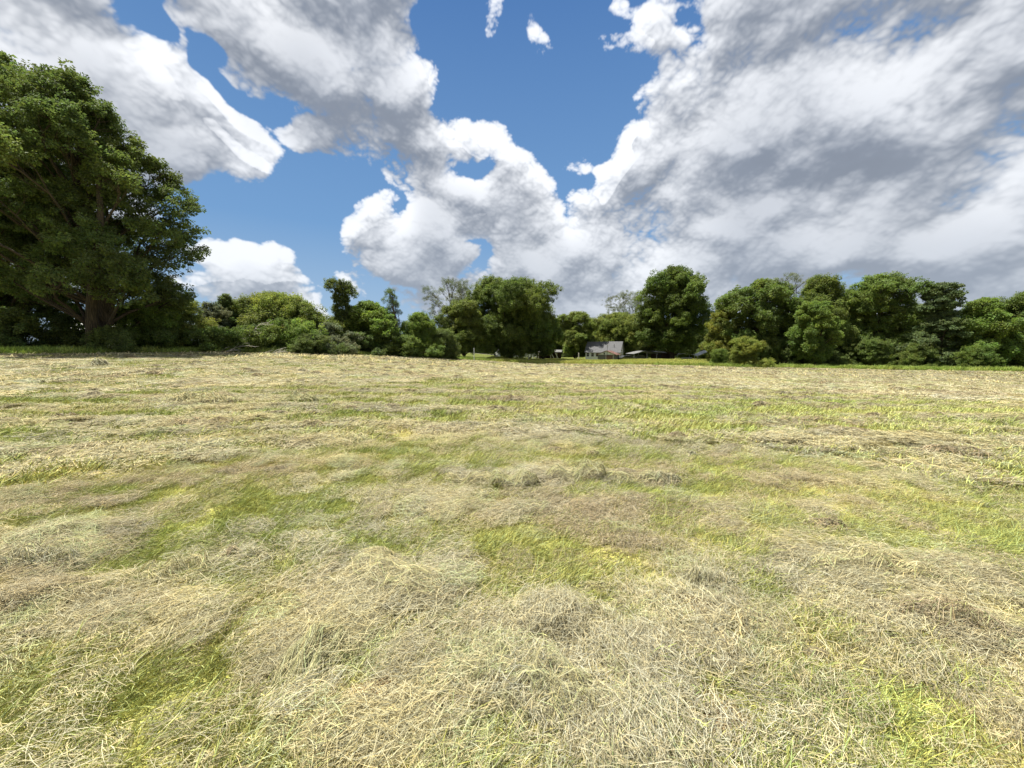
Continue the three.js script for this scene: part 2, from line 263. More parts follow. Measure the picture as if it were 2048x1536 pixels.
function grassPatch(seed, R, n, hgt, width, lean) {
  const rd = rng(seed), P = { pos: [], col: [], idx: [] };
  for (let i = 0; i < n; i++) {
    const a0 = rd() * 6.283, q = R * Math.sqrt(rd()), x = Math.cos(a0) * q, z = Math.sin(a0) * q, H = hgt * (0.35 + rd() * 0.9), a = (rd() - 0.5) * 3.4, L = H * lean * (0.2 + rd() * 1.2), pts = [];
    for (let k = 0; k < 4; k++) { const t = k / 3; pts.push([x + Math.cos(a) * L * t * t, -0.01 + H * t * (1 - 0.22 * t * lean * rd()), z + Math.sin(a) * L * t * t]); }
    const b = rd() * 6.283; ribbon(P, pts, width * (0.7 + rd() * 0.7), strandTone(rd, 0.5), [Math.cos(b), 0.25, Math.sin(b)]);
  }
  return geo(P.pos, P.idx, P.col);
}
const strandMat = new THREE.MeshPhysicalMaterial({ vertexColors: true, roughness: 0.95, transmission: 0.12, thickness: 0, side: THREE.DoubleSide, specularIntensity: 0.35 });
const tmpM = new THREE.Matrix4(), tmpQ = new THREE.Quaternion(), tmpQ2 = new THREE.Quaternion(), tmpV = new THREE.Vector3(), tmpS = new THREE.Vector3(), Y = new THREE.Vector3(0, 1, 0), tmpC = new THREE.Color();
function scatter(parent, name, geometry, list, mat = strandMat) {
  const im = new THREE.InstancedMesh(geometry, mat, list.length); im.name = name; im.castShadow = im.receiveShadow = true; im.userData.kind = 'stuff';
  list.forEach((p, i) => {
    tmpQ.setFromAxisAngle(Y, p.turn); if (p.nor) { tmpQ2.setFromUnitVectors(Y, p.nor); tmpQ.premultiply(tmpQ2); } if (p.q) tmpQ.copy(p.q);
    tmpM.compose(tmpV.set(p.x, p.y, p.z), tmpQ, tmpS.set(p.s, p.sy ?? p.s, p.s)); im.setMatrixAt(i, tmpM); im.setColorAt(i, tmpC.setRGB(p.c[0], p.c[1], p.c[2]));
  });
  parent.add(im); return im;
}
function normalAt(x, z) { const e = 0.12; return new THREE.Vector3(height(x - e, z) - height(x + e, z), 2 * e, height(x, z - e) - height(x, z + e)).normalize(); }
{
  const hayG = thing('hay_litter', 'loose dry cut hay strewn all over the mown field', 'hay', [0, 0, 0], 0, null, 'stuff');
  const grassG = thing('grass', 'short green and yellow grass stubble growing through the hay', 'grass', [0, 0, 0], 0, null, 'stuff');
  const zones = [
    { r0: 0.7, r1: 7, az: 80, per: 92, hay: [hayPatch(1, 0.15, 380, 0.065, 0.0015, 0.045), hayPatch(2, 0.16, 330, 0.095, 0.0014, 0.055), hayPatch(3, 0.14, 400, 0.048, 0.0016, 0.04)], gr: [grassPatch(4, 0.15, 260, 0.06, 0.0022, 0.9), grassPatch(5, 0.15, 230, 0.085, 0.0024, 1.1)], sb: [grassPatch(6, 0.15, 280, 0.05, 0.0021, 0.95)], k: 1 },
    { r0: 7, r1: 20, az: 64, per: 34, hay: [hayPatch(11, 0.3, 200, 0.16, 0.0046, 0.065), hayPatch(12, 0.28, 210, 0.11, 0.005, 0.05)], gr: [grassPatch(13, 0.26, 120, 0.1, 0.008, 0.8)], sb: [grassPatch(14, 0.26, 110, 0.055, 0.008, 0.7)], k: 1.0 },
    { r0: 20, r1: 45, az: 60, per: 11, hay: [hayPatch(21, 0.6, 120, 0.42, 0.014, 0.09)], gr: [grassPatch(22, 0.45, 120, 0.11, 0.016, 0.8)], sb: [grassPatch(23, 0.45, 110, 0.06, 0.016, 0.7)], k: 1.0 },
    { r0: 45, r1: 84, az: 58, per: 4.5, hay: [hayPatch(31, 0.95, 120, 0.6, 0.028, 0.11)], gr: [grassPatch(32, 0.75, 110, 0.12, 0.03, 0.8)], sb: [grassPatch(33, 0.75, 110, 0.075, 0.03, 0.7)], k: 1.0 },
  ];
  zones.forEach((Z, zi) => {
    const rd = rng(900 + zi), n = Math.floor(Z.per * (Z.r1 * Z.r1 - Z.r0 * Z.r0) * Z.az * D2R), L = { hay: Z.hay.map(() => []), gr: Z.gr.map(() => []), sb: Z.sb.map(() => []) };
    for (let i = 0; i < n; i++) {
      const r = Math.sqrt(mix(Z.r0 * Z.r0, Z.r1 * Z.r1, rd())), a = (rd() * 2 - 1) * Z.az * D2R, x = r * Math.sin(a), z = -r * Math.cos(a);
      if (-z > edgeDepth(x, z) - 0.4) continue;
      const m = hayMask(x, z), so = soilMask(x, z); if (rd() < so * 0.8) continue;
      if (r < 24 && n2(x * 7, z * 9, 33) + 0.6 * n2(x * 15, z * 18, 35) < -0.18 && rd() < 0.8) continue; // thin places where the thatch shows
      const u = m + (rd() - 0.5) * 0.85, v = clamp(0.5 + 1.5 * fbm2(x * 0.6, z * 0.9, 3, 55)), w = clamp(0.5 + 1.6 * fbm2(x * 0.25, z * 0.5, 3, 77)), j = 0.85 + rd() * 0.34;
      let kind, c;
      if (u > 0.5) { kind = 'hay'; c = mixc(mixc(TAN, GREY, clamp(v + (rd() - 0.5) * 0.6)), BROWN, clamp(ss(0.6, 0.95, w) * 0.7 + (rd() < 0.12 ? 0.5 : 0))); if (rd() < 0.12) c = mixc(c, [0.3, 0.34, 0.16], 0.7); } else if (u > 0.27) { kind = 'sb'; c = mixc(YEL, LIME, clamp(v * 0.8 + (rd() - 0.5) * 0.7)); if (rd() < 0.2) c = mixc(c, TAN, 0.7); } else { kind = 'gr'; c = mixc(mixc(YEL, LIME, 0.45 + v * 0.5), DEEP, clamp(ss(0.5, 1, 1 - w) * 0.6 + rd() * 0.25)); }
      const lists = L[kind], k = Math.floor(rd() * lists.length);
      const flow = 1.8 * fbm2(x * 0.45, z * 0.45, 2, 91) * 2;
      lists[k].push({ x, y: height(x, z) + (kind === 'hay' ? rd() * 0.025 : 0), z, turn: kind === 'hay' ? flow + (rd() - 0.5) * 1.1 : -0.3 + (rd() - 0.5) * 1.6, nor: r < 20 ? normalAt(x, z) : null, s: (0.8 + rd() * 0.5) * Z.k, c: [c[0] * 1.18 * j, c[1] * 1.18 * j, c[2] * 1.18 * j] });
    }
    Z.hay.forEach((g, k) => scatter(hayG, 'strands', g, L.hay[k])); Z.gr.forEach((g, k) => scatter(grassG, 'blades', g, L.gr[k])); Z.sb.forEach((g, k) => scatter(grassG, 'stubble', g, L.sb[k]));
  });
  // countless small raised wads of hay
  [[2.4, 9, 90, 0.11, 0.002, 0.035], [9, 24, 700, 0.2, 0.005, 0.06], [24, 50, 1300, 0.36, 0.011, 0.095], [50, 82, 1100, 0.65, 0.024, 0.14]].forEach(([r0, r1, n, R, wd, hg], zi) => {
    const rd = rng(1700 + zi), P = { pos: [], col: [], idx: [] };
    for (let i = 0; i < 260; i++) {
      const t0 = rd() * 6.283, q = Math.sqrt(rd()), u = Math.cos(t0) * q, v = Math.sin(t0) * q * 0.5, a = (rd() - 0.5) * 2.6, L = R * (0.4 + rd() * 0.9), bend = (rd() - 0.5) * 2.2, pts = [], off = (rd() - 0.3) * hg * 0.4;
      for (let k = 0; k < 4; k++) { const t = k / 3 - 0.5, b = a + bend * t, X = u * R + Math.cos(b) * L * t, Z = v * R + Math.sin(b) * L * t; pts.push([X, Math.max(0, hg * Math.max(0, 1 - (X * X) / (R * R) - (Z * Z) / (R * R * 0.3)) + off), Z]); }
      ribbon(P, pts, wd * (0.6 + rd() * 0.9), strandTone(rd, 0.3), [(rd() - 0.5) * 1.5, 1, (rd() - 0.5) * 1.5]);
    }
    const g = geo(P.pos, P.idx, P.col), L = [];
    for (let i = 0; i < n * 3 && L.length < n; i++) { const r = Math.sqrt(mix(r0 * r0, r1 * r1, rd())), a = (rd() * 2 - 1) * 62 * D2R, x = r * Math.sin(a), z = -r * Math.cos(a); if (-z > edgeDepth(x, z) - 1 || hayMask(x, z) < 0.42) continue; const c = mixc(mixc(TAN, GREY, rd()), BROWN, rd() * 0.75), s = 0.5 + Math.pow(rd(), 2) * 1.3; L.push({ x, y: height(x, z) + 0.01, z, turn: (rd() - 0.5) * 1.0, s, sy: s * (0.6 + rd() * 0.7), c }); }
    scatter(hayG, 'wads', g, L);
  });
  // unmown verge along the trees and the tall meadow before the house
  const verge = thing('verge_grass', 'unmown green grass along the foot of the trees', 'grass', [0, 0, 0], 0, null, 'stuff'), meadow = thing('meadow_grass', 'tall yellow-green meadow grass in front of the house and sheds', 'grass', [0, 0, 0], 0, null, 'stuff');
  const va = grassPatch(41, 0.45, 110, 0.42, 0.022, 0.5), mb = grassPatch(42, 0.55, 130, 0.95, 0.026, 0.4), rd = rng(44), lv = [], lm = [];
  for (let i = 0; i < 13000; i++) {
    const k = rd() * (EDGE.length - 1), e = Math.floor(k), t = mix(EDGE[e][0], EDGE[e + 1][0], k - e), x0 = t, d0 = mix(EDGE[e][1], EDGE[e + 1][1], k - e), far = d0 > 70.5 && t > -0.06 && t < 0.53;
    const d = d0 - 0.5 + (far ? rd() * 13 : Math.pow(rd(), 1.6) * 4), x = x0 * d, z = -d, v = clamp(0.5 + fbm2(x * 0.3, z * 0.3, 2, 8) * 1.5), c = mixc([0.34, 0.46, 0.09], [0.58, 0.56, 0.17], clamp((far ? 0.4 : 0) + v * 0.7 * rd()));
    (far ? lm : lv).push({ x, y: land(x, z) - 0.02, z, turn: rd() * 6.28, s: 0.7 + rd() * 0.6, sy: (0.6 + rd() * 0.6) * (far ? 0.62 : 0.7 + 1.1 * rd() * rd()), c });
  }
  for (let i = 0; i < 9000; i++) { const d = 64 + rd() * 30, t = -0.05 + rd() * 0.56, x = t * d, z = -d, v = rd(); if (d < edgeDepth(x, z) || (d > 86 && t > 0.19 && t < 0.29)) continue; lm.push({ x, y: land(x, z) - 0.02, z, turn: rd() * 6.28, s: 0.8 + rd() * 0.5, sy: 0.45 + rd() * 0.3, c: mixc([0.40, 0.50, 0.11], [0.62, 0.58, 0.19], v) }); }
  scatter(verge, 'blades', va, lv); scatter(meadow, 'blades', mb, lm);
}
console.log('field done');

// ---------------------------------------------------------------- hay clumps
const HAYTONE = { tan: [0.40, 0.36, 0.20], grey: [0.36, 0.335, 0.215], brown: [0.29, 0.235, 0.145], greygreen: [0.36, 0.34, 0.19] };
const HAYLIST = [
['small domed hay heap at the shadow edge of the left trees',-25.47,-23.74,0.53,0.74,0,'grey','dome'],
['long ragged hay ridge left of the middle, widest of the left ones',-9.33,-11.57,1.09,0.30,8,'tan','lip'],
['rounded grey-green hay swath at the right end of the ragged ridge',-6.60,-11.85,0.65,0.29,4,'greygreen','lip'],
['brown flattened hay patch in front of the long ragged ridge',-6.58,-8.11,0.62,0.17,6,'brown','lip'],
['low brown hay strip near the left edge, behind the green strip',-10.52,-8.93,0.45,0.12,4,'brown','ridge'],
['little hay tuft at the right tip of the brown patch',-7.10,-9.48,0.32,0.12,6,'grey','ridge'],
['thin hay scrap behind the long ridge',-8.70,-13.85,0.37,0.13,0,'grey','ridge'],
['small hay ridge far out in the middle of the field',-0.06,-12.14,0.61,0.19,0,'brown','ridge'],
['small far hay scrap right of the bright green patch',-3.00,-23.18,0.66,0.15,8,'grey','ridge'],
['hay clump left half of the shadowed row in mid field',-0.47,-4.46,0.35,0.15,12,'tan','lip'],
['tumbled hay clump in the middle of the shadowed row',0.01,-4.33,0.30,0.19,-12,'greygreen','lip'],
['hay clump with dark hollow under a green tuft',0.77,-4.57,0.37,0.20,5,'greygreen','lip'],
['hay roll at the right end of the shadowed row',1.43,-4.57,0.34,0.14,-6,'greygreen','lip'],
['last low hay lump of the shadowed row, furthest right',1.86,-4.53,0.19,0.11,-6,'grey','lip'],
['lone dark hay knot behind the shadowed row',1.22,-5.66,0.13,0.10,0,'brown','dome'],
['hay lump right of the middle, behind the lone dark knot',3.14,-6.80,0.34,0.12,2,'brown','lip'],
['hay scrap just left of the brown lump behind the knot',2.29,-7.20,0.16,0.08,0,'grey','ridge'],
['hay scrap halfway between the middle and the left',-1.52,-7.46,0.18,0.12,0,'brown','dome'],
['dark hay ridge on the right beyond the green strips',6.42,-7.28,0.37,0.12,3,'brown','lip'],
['hay ridge just left of the dark one on the right',4.76,-6.51,0.33,0.09,2,'grey','ridge'],
['long low hay streak near the right edge',6.85,-5.85,0.50,0.10,4,'brown','lip'],
['hay hump at the far right beyond the green strips',8.72,-7.89,0.47,0.10,3,'grey','ridge'],
['hay scrap at mid right in front of the long streak',2.68,-5.66,0.18,0.08,0,'grey','ridge'],
['swept brown hay mound in the middle foreground, left of centre',-0.76,-2.47,0.37,0.20,22,'tan','lip'],
['combed grey-green hay tuft hanging toward the viewer, lower left',-1.02,-1.82,0.24,0.12,-80,'greygreen','combed'],
['hay curl standing above the green gap in the left foreground',-2.13,-2.78,0.08,0.13,60,'brown','dome'],
['hay lump just behind the swept brown mound',-1.03,-2.81,0.16,0.09,12,'tan','lip'],
['heaped hay swath in the left foreground beside the green gap',-2.33,-2.60,0.32,0.15,-14,'tan','ridge'],
['matted hay swath at the left edge of the foreground',-3.48,-2.66,0.36,0.19,-8,'grey','ridge'],
['dark hay knot at the right, behind the big tan swath',2.82,-3.36,0.18,0.10,4,'brown','lip'],
['broad tan hay swath in the right foreground',2.55,-2.60,0.46,0.16,12,'tan','ridge'],
['brown hay bulge in the right foreground near the edge',2.50,-2.05,0.31,0.14,16,'brown','ridge'],
['hay lump right of centre above the bare soil',1.26,-2.43,0.21,0.14,-20,'grey','ridge'],
['small hay flap left of the lump above the bare soil',0.57,-2.42,0.11,0.08,10,'tan','ridge'],
['long grey-green hay mat at the bottom centre',0.08,-1.65,0.44,0.15,14,'greygreen','ridge']
];
HAYLIST.forEach(([label, x0, z0, a, hh, dirn, tone, style], hi) => {
  const rd = rng(3000 + hi), P = { pos: [], col: [], idx: [] }, dist = Math.hypot(x0, z0), wd = Math.max(0.0018, dist * 0.0007), base = HAYTONE[tone], y0 = height(x0, z0);
  const b = style === 'dome' ? a * 0.8 : style === 'combed' ? a * 0.7 : style === 'lip' ? a * 0.5 : a * (0.34 + rd() * 0.12), ca = Math.cos(dirn * D2R), sa = Math.sin(dirn * D2R), hgt = clamp(hh * (style === 'lip' ? 1 : 0.62), 0.05, 0.45);
  const n = Math.round(clamp(a * b * 9000 / (wd / 0.0025), 600, 4200));
  const surf = (u, v) => { const q = u * u + v * v, lump = 1 + (style === 'dome' ? 0.4 : 1.3) * n2(u * 3.1 + hi * 3.7, v * 2.6 + hi, 5); return Math.pow(Math.max(0, 1 - q), 0.8) * hgt * lump; };
  for (let i = 0; i < n; i++) {
    const t0 = rd() * 6.283, q = Math.sqrt(rd()) * 1.12; let u = Math.cos(t0) * q, v = Math.sin(t0) * q;
    const L = (style === 'combed' ? 0.34 : style === 'dome' ? 0.24 : 0.17) * (0.4 + rd()) * clamp(0.7 + dist * 0.05, 0.7, 2), fall = Math.atan2(v * 0.8, u * 0.3);
    let ang = style === 'combed' ? (rd() - 0.5) * 1.3 : style === 'dome' ? fall + 1.57 + (rd() - 0.5) * 2.6 : (rd() < 0.7 ? (rd() - 0.5) * 2.1 : rd() * 6.283);
    const bend = (rd() - 0.5) * 1.3, pts = [], off = (rd() * rd() * 0.4 - 0.08) * hgt, wild = rd() < 0.1 ? rd() * 0.6 : 0;
    for (let k = 0; k < 5; k++) {
      const t = k / 4 - 0.5, w = ang + bend * t; const lx = u * a + Math.cos(w) * L * t, lz = v * b + Math.sin(w) * L * t; let y = surf(lx / a, lz / b) + off + Math.max(0, t) * wild * L;
      if (style === 'lip') { const e = clamp((lz / b + 1) / 2, 0, 1.1), crest = hgt * (0.8 + 0.9 * n2(lx * 5, hi, 3)); y = (e < 0.62 ? crest * Math.pow(e / 0.62, 0.8) : crest * (1 - 0.55 * Math.pow((e - 0.62) / 0.48, 1.4))) * Math.pow(Math.max(0, 1 - (lx / a) ** 4), 0.5) + off * 0.6; }
      const X = lx * ca - lz * sa, Z = lx * sa + lz * ca;
      pts.push([X, Math.max(0.004, y) + height(x0 + X, z0 + Z) - y0, Z]);
    }
    const tn = strandTone(rd, 0.3), g = rd() < 0.14 ? 0.55 : 0, c = mixc(base, [0.3, 0.36, 0.14], g);
    ribbon(P, pts, wd * (0.6 + rd() * 0.9), [c[0] * tn[0] * 1.15, c[1] * tn[1] * 1.15, c[2] * tn[2] * 1.15], [(rd() - 0.5) * 1.5, 1, (rd() - 0.5) * 1.5]);
  }
  const m = new THREE.Mesh(geo(P.pos, P.idx, P.col), strandMat); m.name = numbered('hay_clump'); m.position.set(x0, y0, z0); m.castShadow = m.receiveShadow = true;
  tag(m, label, 'hay clump', 'clumps of cut hay on the field'); scene.add(m);
});

// ---------------------------------------------------------------- trees
const bark = (() => {
  const S = 256, d = new Uint8Array(S * S * 4); for (let y = 0; y < S; y++) for (let x = 0; x < S; x++) { const v = 150 + 90 * n2(x * 0.12, y * 0.025, 2) + 50 * n2(x * 0.4, y * 0.1, 6), o = (y * S + x) * 4; d[o] = clamp(v, 0, 255); d[o + 1] = clamp(v * 0.95, 0, 255); d[o + 2] = clamp(v * 0.88, 0, 255); d[o + 3] = 255; }
  const t = new THREE.DataTexture(d, S, S); t.wrapS = t.wrapT = THREE.RepeatWrapping; t.magFilter = THREE.LinearFilter; t.colorSpace = THREE.SRGBColorSpace; t.needsUpdate = true;
  return new THREE.MeshStandardMaterial({ color: new THREE.Color().setRGB(0.17, 0.145, 0.115), map: t, roughness: 1 });
})();
const deadWood = std(0.42, 0.39, 0.34, 0.95);
function tube(B, pts, r0, r1, sides = 6) {
  const base = B.pos.length / 3, n = pts.length, ref = new THREE.Vector3(0.31, 0.17, 0.93), t = new THREE.Vector3(), s = new THREE.Vector3(), q = new THREE.Vector3();
  for (let i = 0; i < n; i++) {
    t.copy(pts[Math.min(n - 1, i + 1)]).sub(pts[Math.max(0, i - 1)]).normalize(); s.crossVectors(t, ref).normalize(); q.crossVectors(s, t);
    const r = mix(r0, r1, i / (n - 1));
    for (let k = 0; k < sides; k++) { const a = k / sides * 2 * Math.PI; B.pos.push(pts[i].x + r * (Math.cos(a) * s.x + Math.sin(a) * q.x), pts[i].y + r * (Math.cos(a) * s.y + Math.sin(a) * q.y), pts[i].z + r * (Math.cos(a) * s.z + Math.sin(a) * q.z)); B.uv.push(k / sides * 2, i * 0.7); }
    if (i) for (let k = 0; k < sides; k++) { const a = base + (i - 1) * sides + k, b = base + (i - 1) * sides + (k + 1) % sides, c = a + sides, d = b + sides; B.idx.push(a, c, b, b, c, d); }
  }
}
function limbPath(a, b, rd, sag, n = 6) { const out = [], L = a.distanceTo(b), w = new THREE.Vector3(rd() - 0.5, rd() - 0.5, rd() - 0.5).multiplyScalar(L * 0.22), w2 = new THREE.Vector3(rd() - 0.5, rd() - 0.5, rd() - 0.5).multiplyScalar(L * 0.1); for (let i = 0; i <= n; i++) { const t = i / n; out.push(new THREE.Vector3().lerpVectors(a, b, t).addScaledVector(w, Math.sin(t * Math.PI)).addScaledVector(w2, Math.sin(t * Math.PI * 2)).add(new THREE.Vector3(0, -sag * L * Math.sin(t * Math.PI), 0))); } return out; }
// a spray of leaves, about 1 m across before scaling
function leafSpray(seed, n, leaf, flat, droop = 0) {
  const rd = rng(seed), pos = [], col = [], idx = [];
  const a = new THREE.Vector3(), b = new THREE.Vector3(), nn = new THREE.Vector3(), c = new THREE.Vector3();
  for (let i = 0; i < n; i++) {
    const th = rd() * 6.283, ph = Math.acos(2 * rd() - 1), r = 0.5 * Math.pow(rd(), 0.5);
    c.set(Math.cos(th) * Math.sin(ph) * r, Math.cos(ph) * r * flat, Math.sin(th) * Math.sin(ph) * r);
    a.copy(c).normalize().add(new THREE.Vector3(rd() - 0.5, rd() - 0.6 - droop, rd() - 0.5).multiplyScalar(1.5)).normalize();
    nn.set(rd() - 0.5, 0.45 + rd() * 0.7, rd() - 0.5).normalize(); b.crossVectors(nn, a).normalize(); nn.crossVectors(a, b);
    const L = leaf * (0.65 + rd() * 0.7), w = L * 0.34, k = 0.7 + rd() * 0.6, o = pos.length / 3, y = (rd() - 0.5) * 0.25;
    for (const [s, t, u] of [[0, 0, 0], [0.5, 1, 0.1], [1, 0, -0.12], [0.5, -1, 0.1]]) { pos.push(c.x + a.x * L * s + b.x * w * t + nn.x * L * u, c.y + a.y * L * s + b.y * w * t + nn.y * L * u, c.z + a.z * L * s + b.z * w * t + nn.z * L * u); col.push(k * (1 + y), k, k * (1 - y)); }
    idx.push(o, o + 1, o + 2, o, o + 2, o + 3);
  }
  return geo(pos, idx, col);
}
const SPRAY = [leafSpray(51, 46, 0.30, 0.75), leafSpray(52, 46, 0.27, 0.6), leafSpray(53, 52, 0.24, 0.8)], FEATHER = leafSpray(54, 40, 0.19, 0.7), FROND = leafSpray(55, 60, 0.26, 0.28, 0.3);
const leafMat = new THREE.MeshPhysicalMaterial({ vertexColors: true, roughness: 0.92, transmission: 0.52, thickness: 0, side: THREE.DoubleSide, clearcoat: 0.1, clearcoatRoughness: 0.45, specularIntensity: 0.35 });
const TINT = { dark: [0.132, 0.182, 0.042], mid: [0.142, 0.2, 0.036], olive: [0.175, 0.218, 0.04], yellow: [0.22, 0.245, 0.038], grey: [0.17, 0.195, 0.10], bright: [0.168, 0.245, 0.04], evergreen: [0.115, 0.165, 0.055] };
const PROFILE = {
  round: (t) => Math.pow(Math.max(0, 1 - (2 * t - 1) ** 2), 0.42), dome: (t) => t < 0.25 ? 0.86 + 0.56 * t : Math.pow(Math.max(0, Math.cos((t - 0.25) / 0.75 * Math.PI / 2)), 0.62),
  pear: (t) => t < 0.32 ? 0.78 + 0.22 * t / 0.32 : Math.max(0, 1 - Math.pow((t - 0.32) / 0.68, 1.7)), vase: (t) => t < 0.68 ? 0.62 + 0.38 * t / 0.68 : Math.sqrt(Math.max(0, 1 - ((t - 0.68) / 0.32) ** 2)),
  column: (t) => 0.85 * Math.pow(Math.max(0, Math.sin(Math.PI * (0.12 + 0.86 * t))), 0.7), tier: (t) => Math.max(0.12, 1 - 0.8 * t), vine: (t) => t > 0.82 ? 1 : 0.55 - 0.15 * t, wispy: (t) => 0.5 + 0.5 * t,
};
